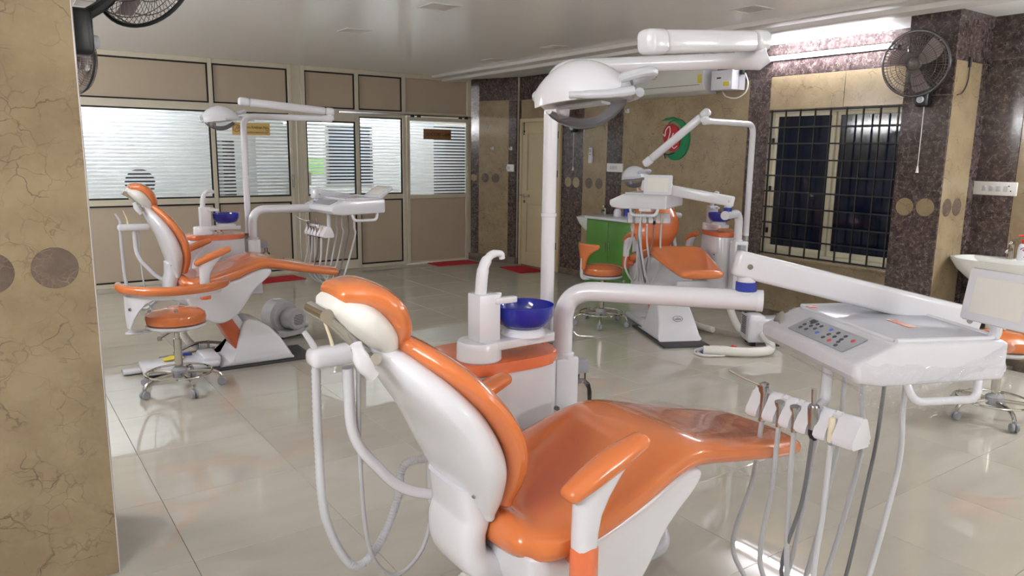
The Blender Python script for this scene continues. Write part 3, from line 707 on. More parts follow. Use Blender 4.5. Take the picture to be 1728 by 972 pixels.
def soap(loc, label, a=0.):
    t = thing('soap_bottle', label, 'bottle', loc, a)
    obj('body', G().lathe([(0, 0), (.034, 0), (.037, .006), (.037, .085), (.03, .115), (.015, .125), (0, .125)], n=20, sy=.7), 'white_plastic', t)
    obj('pump', G().lathe([(.016, .122), (.018, .126), (.018, .15), (.006, .155), (.006, .172), (.014, .174), (.014, .184), (0, .185)], n=14).tube([(0, 0, .179), (-.04, 0, .177)], .006, 8), 'red_plastic', t)
    obj('label_arc', G().tube([(-.024, -.021, .082), (-.012, -.0255, .094), (.006, -.0262, .095), (.022, -.022, .085)], .003, 6, 3), 'blue_plastic', t)
    obj('logo', G().lathe([(0, 0), (.013, 0), (.013, .0015), (0, .0015)], (0, -.0255, .078), rx(PI/2), 16, sy=.6), 'button_red', t)
    obj('label_spot', G().lathe([(0, 0), (.008, 0), (.008, .0015), (0, .0015)], (.008, -.0255, .03), rx(PI/2), 14), 'ink', t)
    return t
soap((6.06, 2.225, .841), 'white soap bottle with red pump on the right wash basin', -1.0)
gc = thing('cupboard', 'green cupboard with white worktop beside the pedestal basin', 'cupboard', (5.885, 6.08, 0))
obj('body', G().box((.0, .0, .42), (.55, .74, .84), .004), 'green_laminate', gc)
obj('worktop', G().box((0, 0, .855), (.6, .78, .03), .006), 'white_plastic', gc)
obj('side_panel', G().box((.0, -.373, .42), (.545, .006, .82)), 'white_plastic', gc)
for k in (-1, 1):
    d_ = obj('door', G().box((-.282, k*.18, .43), (.014, .355, .78), .003), 'green_laminate', gc); obj('handle', G().tube([(-.3, k*.03, .5), (-.3, k*.03, .6)], .006, 8), 'steel', d_)
b = thing('soap_bottle', 'small white bottle with red cap on the green cupboard', 'bottle', (5.86, 6.22, .87))
obj('body', G().lathe([(0, 0), (.045, 0), (.045, .05), (.03, .08), (.015, .085), (0, .085)], n=18), 'white_plastic', b); obj('cap', G().lathe([(.018, .085), (.02, .09), (.018, .12), (0, .122)], n=14), 'red_plastic', b)
b = thing('blue_jar', 'blue plastic jar on the green cupboard', 'jar', (5.95, 6.16, .87))
obj('body', G().lathe([(0, 0), (.04, 0), (.042, .1), (.03, .115), (0, .115)], n=18), 'blue_plastic', b); obj('lid', G().lathe([(.034, .112), (.036, .115), (.036, .135), (0, .137)], n=18), 'blue_plastic', b)

# ================================================================== DENTAL UNITS
def V(*a): return Vector(a)
def hose(pts, r, n=10, k=8): return G().tube(pts, r, n, k)
def ribbed(pts, r, k=30):
    P = catmull(pts, k); rs = [r*(1.0 if i % 2 else .86) for i in range(len(P))]
    return G().tube(P, rs, 12)

def lamp_head(parent, base, nose, tilt=0.):
    """dental operating light: base = joint at the tail, nose = direction of the long axis"""
    o = thing_part = None
    L_ = .235
    ax = Vector(nose).normalized(); R = aimx(ax)
    F = Matrix.Translation(base) @ (R @ rx(tilt)).to_4x4()
    def shell(g0): return g0
    secs = []
    for i in range(15):                                   # dome, long axis x, open side down
        q = i/14; x = .015+q*(L_+.02); w = .092*math.sin(PI*(.10+.86*q))**.6 + .006; hgt = .1*math.sin(PI*(.09+.8*q))**.8
        secs.append([V(x, w*math.cos(a), max(0, math.sin(a))*hgt+(-.012 if math.sin(a) <= 0.001 else 0)) for a in [PI*j/16 for j in range(17)]]+[V(x, -w*.94, -.014), V(x, 0, .0-.004), V(x, w*.94, -.014)])
    dome = obj('lamp_dome', G().loft(secs), 'white_plastic', parent); dome.matrix_basis = F
    secs = []
    for i in range(13):
        q = i/12; x = .03+q*(L_-.02); w = .086*math.sin(PI*(.08+.88*q))**.6+.004; hgt = .07*math.sin(PI*(.06+.9*q))**.7
        secs.append([V(x, w*math.cos(a), -.014-hgt*math.sin(a)) for a in [PI*j/14 for j in range(15)]])
    obj('lens', G().loft(secs, closed=False), 'clear_plastic', dome)
    obj('reflector', G().box((.14, 0, -.02), (.13, .07, .008), .003), 'handle_grey', dome)
    obj('bulb_holder', G().tube([(.2, 0, -.016), (.2, 0, -.05)], [.02, .015], 12), 'white_plastic', dome)
    for s_ in (-1, 1):
        obj('handle', G().tube([(-.01, s_*.03, -.002), (.03, s_*.075, -.008), (.08, s_*.1, -.006), (.135, s_*.102, .0)], [.013, .011, .009], 10, 5), 'handle_grey', dome)
    obj('handle_ring', G().ring(.045, .013, (-.012, 0, .035), ry(.15), 28, 10, 1.0, 5.3), 'handle_grey', dome)
    obj('knob', G().lathe([(0, 0), (.015, 0), (.017, .012), (.012, .02), (0, .021)], (L_+.03, 0, .02), ry(PI/2), 14), 'handle_grey', dome)
    return F

def make_unit(pose, deg, back, label, elbow_dir, elbow_len, arm2_to, tray_at, tray_deg, lamp_dir, lamp_len, lamp_end, lamp_nose, holder_rot, full, pole_z=1.81, viewer_up=True, holder_at=(-.35, -.14, -.232), viewer_yaw=.18):
    """local frame: x = towards the feet, y = the patient's left (spittoon side), z up"""
    U_ = thing('dental_unit', label, 'dental chair', (pose[0], pose[1], 0), math.radians(deg), 'dental units')
    Mi = (Matrix.Translation((pose[0], pose[1], 0)) @ Matrix.Rotation(math.radians(deg), 4, 'Z')).inverted()
    loc = lambda p: Mi @ Vector(p)
    def P(name, g, m, parent=U_, smooth=35): return obj(name, g, m, parent, smooth)
    # base
    P('base_plate', G().box((.32, 0, .009), (.80, .40, .018), .003), 'dark_base')
    cowl = [(.05, .018), (.12, .05), (.17, .14), (.205, .27), (.23, .325), (.27, .34), (.33, .325), (.41, .27), (.49, .175), (.55, .07), (.57, .018)]
    bs = P('base_cowl', G().soft(cowl, .19, .02, lambda z: 1-.9*max(0, z-.02)), 'white_plastic', U_, 50)
    ob = G().ring(.042, .0025, (0, 0, 0), None, 28, 6)
    o = P('badge_ring', ob, 'dark_hose', bs); o.matrix_basis = Matrix.Translation((.497, 0, .195)) @ (ry(.88)).to_4x4() @ Matrix.Diagonal((.62, 1, 1, 1))
    o = P('badge_bars', G().box((.004, 0, 0), (.008, .055, .002)).box((-.008, 0, 0), (.004, .018, .002)), 'dark_hose', bs); o.matrix_basis = Matrix.Translation((.497, 0, .195)) @ ry(.88).to_4x4()
    P('floor_box', G().box((-.2, .0, .042), (.50, .30, .05), .02, seg=3).box((.0, 0, .066), (.12, .27, .06), .015), 'white_plastic')
    P('floor_pipes', G().tube([(-.2, .2, .07), (-.05, .22, .12), (.08, .24, .11), (.2, .2, .09)], .012, 8, 5).tube([(-.02, .22, .02), (-.02, .22, .12)], .012, 8).tube([(.05, .24, .02), (.05, .24, .13)], .012, 8).tube([(-.3, .2, .05), (.1, .26, .06)], .008, 8), 'steel')
    P('foot_pedal', G().box((-.5, .05, .022), (.12, .1, .03), .012).tube([(-.44, .05, .02), (-.3, .04, .02)], .012, 8), 'white_plastic')
    # lift link
    P('lift_link', G().side([(.02, .47), (.12, .50), (.34, .14), (.24, .06)], -.12, .12, .012), 'white_plastic')
    P('link_cover', G().side([(.0, .45), (.085, .475), (.27, .15), (.20, .06)], -.128, .128, .008), 'rust_orange')
    # seat
    shell = [(-.165, .625), (-.05, .605), (.05, .62), (.2, .665), (.33, .715), (.40, .715), (.42, .695), (.395, .655), (.30, .575), (.235, .48), (.17, .405), (.10, .36), (.03, .352), (-.04, .385), (-.11, .45), (-.155, .53)]
    P('seat_shell', G().soft(shell, .232, .018, None, 4, 3), 'white_plastic', U_, 50)
    st = [(-.155, .645, .225, .05, .0), (-.1, .638, .262, .056, .018), (.02, .658, .268, .056, .022), (.16, .695, .262, .054, .016), (.29, .738, .252, .052, .006), (.38, .752, .245, .05, .004), (.48, .735, .235, .047, .008), (.62, .703, .222, .043, .008), (.78, .668, .205, .04, .006), (.92, .640, .18, .037, .0)]
    P('seat_cushion', G().pad(st, 3.0, 32, 5, ease=.03), 'orange_vinyl')
    # backrest
    hx, hz, ph = -.155, .665, math.radians(back)
    Bf = lambda v: V(hx-v.x*math.sin(ph)+v.z*math.cos(ph), v.y, hz+v.x*math.cos(ph)+v.z*math.sin(ph))    # v.x up the back, v.z forward
    bk = [(.05, .03, .135, .03), (.12, .066, .185, .034), (.21, .088, .222, .036), (.3, .088, .226, .036), (.39, .068, .2, .034), (.465, .04, .148, .03), (.515, .016, .088, .024)]
    P('back_cushion', G().pad(bk, 2.6, 30, 5, Bf, .02), 'orange_vinyl')
    sh = [(.035, -.02, .115, .026), (.1, .0, .16, .046), (.19, .02, .2, .06), (.3, .022, .205, .058), (.4, .004, .178, .05), (.49, -.022, .105, .036), (.54, -.036, .05, .02)]
    bs2 = P('back_shell', G().pad(sh, 2.4, 30, 5, Bf, .02), 'white_plastic')
    for s_, y in ((.45, -.1), (.12, -.115)): P('screw', G().lathe([(0, 0), (.005, 0), (.005, .004), (0, .004)], Bf(V(s_, y, -.035)), aim((-math.cos(ph), -.3, -math.sin(ph))), 10), 'steel', bs2)
    jp = [Bf(V(.12, 0, -.015)), Bf(V(.04, 0, -.045)), V(-.225, 0, .63), V(-.215, 0, .565), V(-.15, 0, .525), V(-.06, 0, .52)]
    jp = catmull(jp, 5); secs = []
    for i, p in enumerate(jp):
        t = (jp[min(i+1, len(jp)-1)]-jp[max(i-1, 0)]).normalized(); nn = V(-t.z, 0, t.x)
        secs.append([p+V(0, 1, 0)*.1*sgp(math.cos(a), .5)+nn*.042*sgp(math.sin(a), .5) for a in [2*PI*j/20 for j in range(20)]])
    P('back_hinge', G().loft(secs), 'white_plastic')
    P('recline_motor', G().box((-.07, 0, .545), (.14, .2, .08), .01), 'dark_hose')
    # headrest
    hc = Bf(V(.607, 0, -.018)); ha = math.radians(46)
    Hf = lambda v: V(hc.x-v.x*math.sin(ha)+v.z*math.cos(ha), v.y, hc.z+v.x*math.cos(ha)+v.z*math.sin(ha))
    hp = P('headrest_pad', G().pad([(-.088, .002, .066, .026), (-.05, .026, .098, .03), (.0, .04, .112, .032), (.05, .03, .1, .03), (.085, .0, .07, .026)], 2.5, 28, 5, Hf, .022), 'orange_vinyl')
    P('headrest_shell', G().pad([(-.082, -.026, .062, .026), (-.035, -.014, .092, .04), (.03, -.014, .1, .042), (.078, -.028, .066, .028)], 2.4, 28, 5, Hf, .02), 'offwhite', hp)
    P('headrest_rail', G().tube([Bf(V(.5, -.03, -.03)), Hf(V(-.05, -.03, -.062)), Hf(V(.09, -.03, -.058))], .009, 8, 4).tube([Bf(V(.5, .03, -.03)), Hf(V(-.05, .03, -.062)), Hf(V(.09, .03, -.058))], .009, 8, 4).tube([Hf(V(.09, -.05, -.06)), Hf(V(.09, .05, -.06))], .015, 12).tube([Hf(V(-.06, -.055, -.064)), Hf(V(-.06, .055, -.064))], .014, 12), 'chrome', hp)
    P('headrest_lever', G().tube([Hf(V(-.02, -.05, -.07)), Hf(V(-.02, -.085, -.085))], .01, 8).tube([Hf(V(.02, -.095, -.07)), Hf(V(-.02, -.095, -.09)), Hf(V(-.06, -.09, -.098))], [.013, .018, .015], 12, 3), 'white_plastic', hp)
    # armrests
    for s_ in (-1, 1):
        y = s_*.295
        ap = P('armrest', G().pad([(-.095, .795, .03, .02), (-.03, .825, .036, .026), (.05, .857, .036, .025), (.11, .878, .03, .02)], 2.2, 20, 4, lambda v, y=y: V(v.x, v.y+y, v.z), .018), 'orange_vinyl')
        secs = []
        for z, cu, hl, hw, sl_ in ((.645, -.053, .031, .026, 0), (.69, -.052, .032, .027, 0), (.73, -.047, .037, .027, .05), (.765, -.035, .05, .026, .15), (.795, -.018, .068, .025, .3), (.82, .0, .085, .024, .38)):
            secs.append([V(cu+hl*sgp(math.cos(a), .8), y+hw*sgp(math.sin(a), .8), z+sl_*hl*sgp(math.cos(a), .8)) for a in [2*PI*j/20 for j in range(20)]])
        P('armrest_post', G().loft(secs), 'white_plastic', ap)
        P('armrest_collar', G().lathe([(0, .548), (.033, .548), (.036, .558), (.036, .65), (.03, .66), (0, .66)], (-.052, y, 0), None, 16, 1, .85).tube([(-.05, y, .61), (-.03, y*.78, .60)], .026, 10), 'salmon', ap)
    # cabinet with spittoon
    pl = [(sgp(math.cos(a), .62)*.215+.195, sgp(math.sin(a), .62)*.145+.50) for a in [2*PI*j/40 for j in range(40)]]
    cb = P('cabinet', G().plan(pl, .40, .87, .006), 'white_plastic')
    P('cabinet_top', G().plan([(x+(x-.195)*.02, y+(y-.5)*.03) for x, y in pl], .872, .908, .012, 3), 'salmon', cb)
    P('cabinet_arm', G().box((.2, .25, .44), (.13, .36, .07), .015), 'white_plastic', cb)
    P('cabinet_tap', G().lathe([(0, 0), (.008, 0), (.008, .012), (0, .012)], (.36, .36, .72), rx(PI/2), 10), 'dark_hose', cb)
    P('power_pipe', hose([(.3, .52, .40), (.34, .56, .2), (.42, .60, .08), (.50, .64, .07)], .032, 14), 'offwhite', cb)
    sp = P('spittoon_base', G().lathe([(0, .908), (.066, .908), (.072, .914), (.07, .965), (.066, .972), (0, .972)], (.10, .425, 0), None, 30), 'white_plastic')
    P('spittoon_arm', G().plan([(.09, .36), (.36, .375), (.372, .39), (.372, .46), (.36, .475), (.09, .49)], .945, .974, .005), 'white_plastic', sp)
    P('water_tower', G().box((.118, .425, 1.045), (.078, .075, .15), .006), 'white_plastic', sp)
    P('cup_holder', G().box((.175, .395, 1.098), (.08, .028, .02), .004).box((.165, .45, 1.105), (.06, .02, .016), .004), 'white_plastic', sp)
    P('spout', G().tube([(.105, .425, 1.115), (.112, .427, 1.18), (.125, .43, 1.215), (.15, .433, 1.238), (.185, .437, 1.238), (.192, .438, 1.222)], [.019, .019, .017, .013, .011, .010], 12, 4), 'white_plastic', sp)
    P('bowl_seat', G().lathe([(0, .972), (.075, .972), (.07, .985), (.06, .995), (0, .995)], (.27, .425, 0), None, 28), 'white_plastic', sp)
    P('bowl', G().lathe([(0, .995), (.06, .995), (.085, 1.01), (.097, 1.035), (.1, 1.068), (.097, 1.07), (.092, 1.04), (.08, 1.02), (.05, 1.005), (0, 1.003)], (.272, .428, 0), None, 36), 'blue_glass', sp)
    # pillar box, elbow arm
    pb = P('pillar_box', G().box((.485, .515, .63), (.10, .12, .44), .01), 'white_plastic')
    P('bottle_bracket', G().box((.56, .50, .80), (.07, .05, .05), .004), 'grey_plastic', pb)
    P('bottle', G().lathe([(0, .58), (.036, .58), (.038, .59), (.038, .70), (.03, .73), (.014, .745), (.014, .775), (0, .775)], (.585, .50, 0), None, 22), 'clear_plastic', pb)
    e0 = V(.49, .497, .84); ed = V(*elbow_dir).normalized() if len(elbow_dir) == 3 else V(elbow_dir[0], elbow_dir[1], 0).normalized()
    e1 = V(e0.x, e0.y, 1.085); e2 = e1+ed*elbow_len
    el = P('elbow_arm', G().tube(rounded([e0, e1, e2], .11, 10), .034, 18), 'white_plastic')
    P('collar', G().lathe([(.036, .835), (.042, .835), (.042, .86), (.036, .865)], (e0.x, e0.y, 0), None, 20), 'white_plastic', el)
    P('end_cap', G().tube([e2, e2+ed*.02], .036, 18), 'white_plastic', el)
    j = e2-ed*.035
    P('joint_ring', G().lathe([(.03, .03), (.034, .032), (.034, .06), (.03, .062)], j, None, 20), 'blue_plastic', el)
    P('riser', G().tube([j, j+V(0, 0, .10)], .03, 18), 'white_plastic', el)
    # second arm, a deep box beam
    a0 = j+V(0, 0, .115); a1 = loc(arm2_to); d = (a1-a0); dl = d.length; R = aimx(d)
    bm_ = P('balance_arm', G().box((dl/2, 0, 0), (dl+.09, .062, .085), .014, seg=3), 'white_plastic'); bm_.matrix_basis = Matrix.Translation(a0) @ R.to_4x4()
    for x in (.0, dl): 
        for q in (-1, 1): P('pivot_screw', G().lathe([(0, 0), (.009, 0), (.009, .004), (0, .004)], (x, q*.031, 0), rx(-q*PI/2), 12), 'steel', bm_)
    # tray
    tl = loc(tray_at); td = math.radians(tray_deg-deg)
    T_ = Matrix.Translation(tl) @ Matrix.Rotation(td, 4, 'Z')
    lk = P('tray_link', G().tube([a1, V(a1.x, a1.y, tl.z-.09)], .026, 14).box(((a1.x+tl.x)/2, (a1.y+tl.y)/2, tl.z-.115), ((Vector((a1.x, a1.y))-Vector((tl.x, tl.y))).length+.08, .1, .028), .008, rot=rz(math.atan2(a1.y-tl.y, a1.x-tl.x))), 'white_plastic')
    tp = [(-.29, -.052), (-.285, -.045), (-.175, .004), (-.165, .008), (.17, .008), (.185, .0), (.185, -.095), (.175, -.107), (-.2, -.115), (-.27, -.104), (-.29, -.082)]
    tr = P('tray_body', G().side(tp, -.262, .262, .014, seg=3), 'white_plastic'); tr.matrix_basis = T_
    P('tray_rim', G().tube(rounded([(-.16, -.245, .012), (.165, -.245, .012), (.17, .245, .012), (-.16, .245, .012)], .05), .008, 8).box((-.162, 0, .011), (.01, .47, .01), .003), 'white_plastic', tr)
    P('steel_sheet', G().box((.003, 0, .0115), (.318, .47, .004), .001), 'sheet_steel', tr)
    P('red_tab', G().box((.0, -.05, .0145), (.03, .1, .001)), 'salmon', tr); P('red_tab', G().box((-.135, .222, .0145), (.03, .025, .002)), 'salmon', tr)
    sl = Matrix.Translation((-.232, -.02, -.0195)) @ Matrix.Rotation(math.atan2(-.049, .11)*1.0, 4, 'Y')
    cp = P('control_panel', G().box((0, 0, .002), (.085, .30, .004), .002), 'panel_grey', tr)
    cp.matrix_basis = sl
    random.seed(3)
    pat = [(.018, .10, 'd'), (.0, .115, 'd'), (-.018, .11, 'd'), (.022, .075, 'd'), (.004, .085, 'd'), (-.016, .08, 'd'), (.02, .05, 'd'), (.0, .055, 'd'), (.022, .0, 'b'), (-.012, .025, 'b'), (.02, -.04, 'd'), (.0, -.02, 'd'), (-.02, -.02, 'd'), (.0, -.05, 'd'), (-.022, -.055, 'r'), (.018, -.08, 'd'), (.0, -.085, 'd'), (-.014, -.09, 'd'), (-.03, -.1, 'd'), (.012, -.125, 'r')]
    if full:
        for x, y, c in pat: P('button', G().lathe([(0, 0), (.007, 0), (.006, .002), (0, .002)], (x, y, .004), None, 10), {'d': 'button_dark', 'b': 'button_blue', 'r': 'button_red'}[c], cp)
        P('display', G().box((.028, .105, .0045), (.016, .03, .001)), 'button_dark', cp)
        P('lamp_port', G().lathe([(0, 0), (.022, 0), (.026, .004), (.02, .006), (0, .002)], (-.255, .215, -.03), ry(-1.1), 20, 1.3), 'chrome', tr)
    P('tray_handle', G().tube(rounded([(-.12, -.235, -.085), (-.10, -.262, -.16), (.10, -.262, -.16), (.12, -.235, -.085)], .03), .012, 12), 'white_plastic', tr)
    # film viewer on a stalk
    vs = P('viewer_stalk', G().tube([(.15, -.215, -.02), (.17, -.22, .02), (.165, -.225, .05 if viewer_up else .03)], .016, 10, 4), 'white_plastic', tr)
    vw = P('film_viewer', G().box((0, 0, 0), (.035, .215, .155), .01), 'white_plastic', tr)
    vw.matrix_basis = (Matrix.Translation((.165, -.235-(.22 if viewer_yaw > 1 else 0), .122-(.03 if viewer_yaw > 1 else 0))) @ (rz(viewer_yaw) @ ry(.16)).to_4x4()) if viewer_up else (Matrix.Translation((.19, -.14, .055)) @ (rz(.1) @ ry(1.05)).to_4x4())
    P('viewer_screen', G().box((-.0178, 0, .0), (.002, .155, .105), .001), 'offwhite', tr).matrix_basis = vw.matrix_basis
    P('viewer_switch', G().box((0, -.108, 0), (.018, .004, .025), .001), 'switch_white', tr).matrix_basis = vw.matrix_basis
    # instrument holder
    H_ = T_ @ Matrix.Translation(holder_at) @ Matrix.Rotation(holder_rot, 4, 'Z')
    ho = P('instrument_holder', G(), 'white_plastic') if False else None
    def rpoly(P_, r_, k_=4):
        out_ = []; n_ = len(P_)
        for i_ in range(n_):
            a_, b_, c_ = Vector(P_[i_-1]), Vector(P_[i_]), Vector(P_[(i_+1) % n_])
            d1, d2 = a_-b_, c_-b_; rr = min(r_, d1.length*.45, d2.length*.45); s0_, e0_ = b_+d1.normalized()*rr, b_+d2.normalized()*rr
            out_ += [tuple(s0_*(1-t_/k_)**2+b_*2*(t_/k_)*(1-t_/k_)+e0_*(t_/k_)**2) for t_ in range(k_+1)]
        return out_
    g = G()
    full_s = [(-.045, -.042), (.045, -.046), (.05, -.03), (.022, .036), (.008, .044), (-.008, .04), (-.045, -.02)]
    slot_s = [(-.02, -.042), (.045, -.046), (.05, -.03), (.022, .036), (.01, .041), (-.004, .034), (-.02, -.02)]
    ys = [-.175, -.112, -.092, -.055, -.033, .006, .024, .058, .076, .116, .136, .175]
    full_s = rpoly(full_s, .018)
    for k in range(11):
        sct = full_s if k % 2 == 0 else slot_s
        g.side(sct, ys[k], ys[k+1], .007 if k % 2 == 0 else .0, seg=2)
    ho = P('instrument_holder', g, 'white_plastic'); ho.matrix_basis = H_
    Hi = H_.inverted() @ T_
    P('holder_stem', G().tube(rounded([Hi @ V(-.18, .03, -.09), Hi @ V(-.18, .03, -.255), V(.03, .0, .0)], .05), .017, 12), 'white_plastic', ho)
    slots = [(ys[9]+ys[10])/2, (ys[7]+ys[8])/2, (ys[5]+ys[6])/2, (ys[3]+ys[4])/2, (ys[1]+ys[2])/2]
    kinds = ['syringe', 'coupler', 'coupler', 'micromotor', 'scaler']
    for k, (y, kd) in enumerate(zip(slots, kinds)):
        if kd == 'syringe':
            it = P('air_syringe', G().tube([(-.026, y, -.05), (-.026, y, .02), (-.03, y, .06)], [.011, .010, .015], 12, 3).box((-.032, y, .064), (.034, .022, .016), .005), 'steel', ho)
            P('nozzle', G().tube([(-.045, y, .066), (-.07, y+.04, .08), (-.095, y+.08, .1)], .003, 8, 3), 'chrome', ho)
        elif kd == 'coupler':
            it = P('handpiece_coupler', G().tube([(-.026, y, -.05), (-.027, y, .0), (-.032, y, .03)], [.009, .010, .014], 12, 3), 'steel', ho)
        elif kd == 'micromotor':
            it = P('micromotor', G().lathe([(0, -.02), (.016, -.02), (.0165, .045), (.013, .052), (.007, .055), (.007, .085), (.006, .1), (0, .1)], (-.026, y, 0), ry(-.12), 18), 'steel', ho)
            P('micromotor_sleeve', G().lathe([(0, -.055), (.010, -.055), (.015, -.04), (.0155, -.018), (0, -.018)], (-.026, y, 0), ry(-.12), 16), 'black_plastic', ho)
        else:
            it = P('scaler_handle', G().box((-.03, y, -.005), (.018, .017, .075), .006), 'beige_plastic', ho)
        # its hose: down, round a slack loop and back up under the tray
        p0 = V(-.026, y, -.05); wz = (H_ @ p0).z; drop = wz-.12 if full else min(.52, wz-.5)
        ret = Hi @ V(-.13+.02*k, -.16+.085*(4-k)*.8, -.098)
        sw = (.06, .015, -.03, .05, .0)[k]
        pts = [p0, p0+V(-.006, sw*.2, -drop*.3), p0+V(-.012, sw, -drop*.72), (p0+ret)/2+V(0, 0, 0), ret+V(0, sw*.3, -drop*.55), ret+V(0, 0, -.12), ret]
        pts[3].z = min(p0.z, ret.z)-drop
        P('hose', hose(pts, (.0078 if kd not in ('micromotor',) else .006), 10, 9), ('grey_hose', 'grey_hose', 'grey_hose', 'dark_hose', 'light_hose')[k], ho)
    # operating light
    lp = V(.475, .575, 0); l1 = V(lp.x, lp.y, pole_z); ld = V(lamp_dir[0], lamp_dir[1], 0).normalized(); l2 = l1+ld*lamp_len
    po = P('lamp_pole', G().tube(rounded([V(lp.x, lp.y, .80), l1, l2], .085, 10), .0245, 18), 'white_plastic')
    P('pole_collar', G().lathe([(.0245, 0), (.028, .001), (.028, .012), (.0245, .013)], (lp.x, lp.y, 1.335), None, 20), 'white_plastic', po); P('pole_socket', G().lathe([(.0245, 0), (.034, .0), (.034, .07), (.0245, .075)], (lp.x, lp.y, .82), None, 20), 'steel', po)
    P('pole_knuckle', G().tube([l2-ld*.02, l2+ld*.05, l2+ld*.075+V(0, 0, .012)], [.027, .031, .022], 16).tube([l2+ld*.045, l2+ld*.045+V(0, 0, .055)], .026, 16), 'white_plastic', po)
    s0 = l2+ld*.045+V(0, 0, .055); s1 = loc(lamp_end); d = s1-s0; R = aimx(d)
    sa = P('spring_arm', G().box((d.length/2, 0, 0), (d.length-.07, .05, .06), .018, seg=3), 'white_plastic'); sa.matrix_basis = Matrix.Translation(s0) @ R.to_4x4()
    P('arm_knuckle', G().box((.0, 0, 0), (.075, .058, .062), .02, seg=3), 'white_plastic', sa); P('arm_knuckle', G().box((d.length, 0, 0), (.085, .058, .064), .02, seg=3), 'white_plastic', sa)
    nd = V(*((Mi.to_3x3() @ Vector(lamp_nose))))
    tail = s1+V(0, 0, -.1)+nd.normalized()*.05
    P('lamp_neck', G().tube([s1+V(0, 0, -.01), s1+V(0, 0, -.06), s1+V(0, 0, -.09)+nd.normalized()*.03, tail+nd.normalized()*.03], [.026, .025, .023, .022], 14, 4), 'white_plastic', sa)
    lamp_head(U_, tail+V(0, 0, -.02), nd+V(0, 0, -.03), 0.)
    # assistant holder and suction hoses
    dz = .03 if back > 20 else 0.
    ah = P('suction_holder', G().box((-.39, .285, 1.0+dz), (.21, .07, .05), .02, seg=3), 'white_plastic')
    P('holder_pipe', G().tube(rounded([V(-.39, .285, .99), V(-.385, .285, .79), V(-.25, .27, .615), V(-.09, .2, .585)], .07), .015, 12), 'white_plastic', ah)
    P('suction_nozzle', G().tube([(-.475, .285, 1.0), (-.475, .285, 1.05), (-.50, .29, 1.10)], [.011, .007], 10, 4), 'light_hose', ah)
    P('suction_nozzle', G().tube([(-.425, .285, 1.0), (-.43, .285, 1.06), (-.45, .28, 1.12)], [.007, .003], 8, 4), 'beige_plastic', ah)
    P('corrugated_hose', ribbed([(-.475, .285, 1.0), (-.475, .285, .8), (-.46, .29, .58), (-.38, .31, .41), (-.29, .34, .43), (-.2, .40, .52), (-.16, .42, .62), (-.02, .44, .6)], .0125), 'light_hose', ah)
    P('thin_hose', hose([(-.36, .285, .99), (-.36, .29, .75), (-.33, .31, .45), (-.24, .34, .32), (-.14, .36, .36), (-.06, .4, .5), (.02, .42, .5)], .006), 'grey_hose', ah)
    P('drain_hose', ribbed([(.02, .12, .44), (-.08, .16, .36), (-.13, .22, .24), (-.05, .28, .1), (.1, .34, .045), (.3, .42, .04)], .028), 'offwhite', cb)
    if full:
        # loose plastic film over the tray and the leg rest
        random.seed(11)
        prof = [(-.298, -.112), (-.305, -.05), (-.19, .012), (-.17, .02)]
        secs = []
        for i in range(34):
            y = -.275+.55*i/33
            secs.append([V(x+random.uniform(-.005, .003), y+random.uniform(-.004, .004), z+random.uniform(-.003, .005)) for x, z in ((-.24, -.125-.02*random.random()), (-.299, -.105), (-.306, -.075), (-.304, -.052), (-.26, -.03), (-.22, -.013), (-.18, .006))])
        P('plastic_wrap', G().loft(secs, closed=False), 'plastic_film', tr)
        secs = []
        for i in range(36):
            x = -.28+.47*i/35
            secs.append([V(x+random.uniform(-.004, .004), -.272+random.uniform(-.008, .003), z+random.uniform(-.006, .006)) for z in (-.15-.04*math.sin(PI*i/35)-.02*random.random(), -.125, -.1, -.08, -.06, -.04-.03*i/35)])
        P('plastic_wrap', G().loft(secs, closed=False), 'plastic_film', tr)
        secs = []
        for i in range(20):
            q = i/19; c = V(-.1+.27*q, -.272-.012*math.sin(q*9), -.115+.11*q**1.6)
            secs.append([c+V(0, math.cos(a), math.sin(a))*(.014+.008*random.random()) for a in [2*PI*j/8 for j in range(8)]])
        P('wrap_twist', G().loft(secs), 'plastic_film', tr)
        secs = []
        for i in range(26):
            q = i/25; x = .42+.56*q; z = .79-.135*q+(.006*math.sin(q*20))
            w = .26-.06*q
            secs.append([V(x+random.uniform(-.004, .004), w*t_, z+(.018*(1-t_*t_)+random.uniform(-.004, .004) if abs(t_) < .99 else -.09)) for t_ in (-1.08, -1, -.7, -.35, 0, .35, .7, 1, 1.08)])
        P('plastic_wrap', G().loft(secs, closed=False), 'plastic_film', U_)
    return U_

uA = make_unit((1.13, 1.50), -1.3, 28, 'dental chair with film-wrapped instrument tray and reclined backrest, film viewer standing above the tray',
               (.45, -.495), .64, (2.58, 1.09, 1.04), (2.285, 1.175, 1.04), -26, (.345, -.556), .62, (1.44, 1.42, 1.835), (-.13, .25, 0), math.radians(26), True, 1.838)
uB = make_unit((1.25, 5.57), -1.6, 18, 'dental chair standing before the striped glass partition with the curved-arm stool beside it',
               (.99, -.05), .56, (2.68, 6.14, 1.13), (2.50, 5.86, 1.165), 4, (.61, -.155), .62, (1.70, 5.95, 1.91), (-.25, -.03, 0), 0., False, 1.81, False)
uC = make_unit((4.93, 4.67), -115.5, 18, 'dental chair beside the green cupboard with its beam arm crossing before the backrest',
               tuple(Matrix.Rotation(math.radians(115.5), 3, 'Z') @ Vector((-.60, -.22, 0)))[:2], .34, (4.36, 4.30, 1.31), (4.56, 4.42, 1.235), -62, (.38, -.545), .7, (4.42, 4.36, 1.50), (.05, .25, 0), math.radians(113), False, 1.81, True, (-.03, .0, -.2), 1.75)

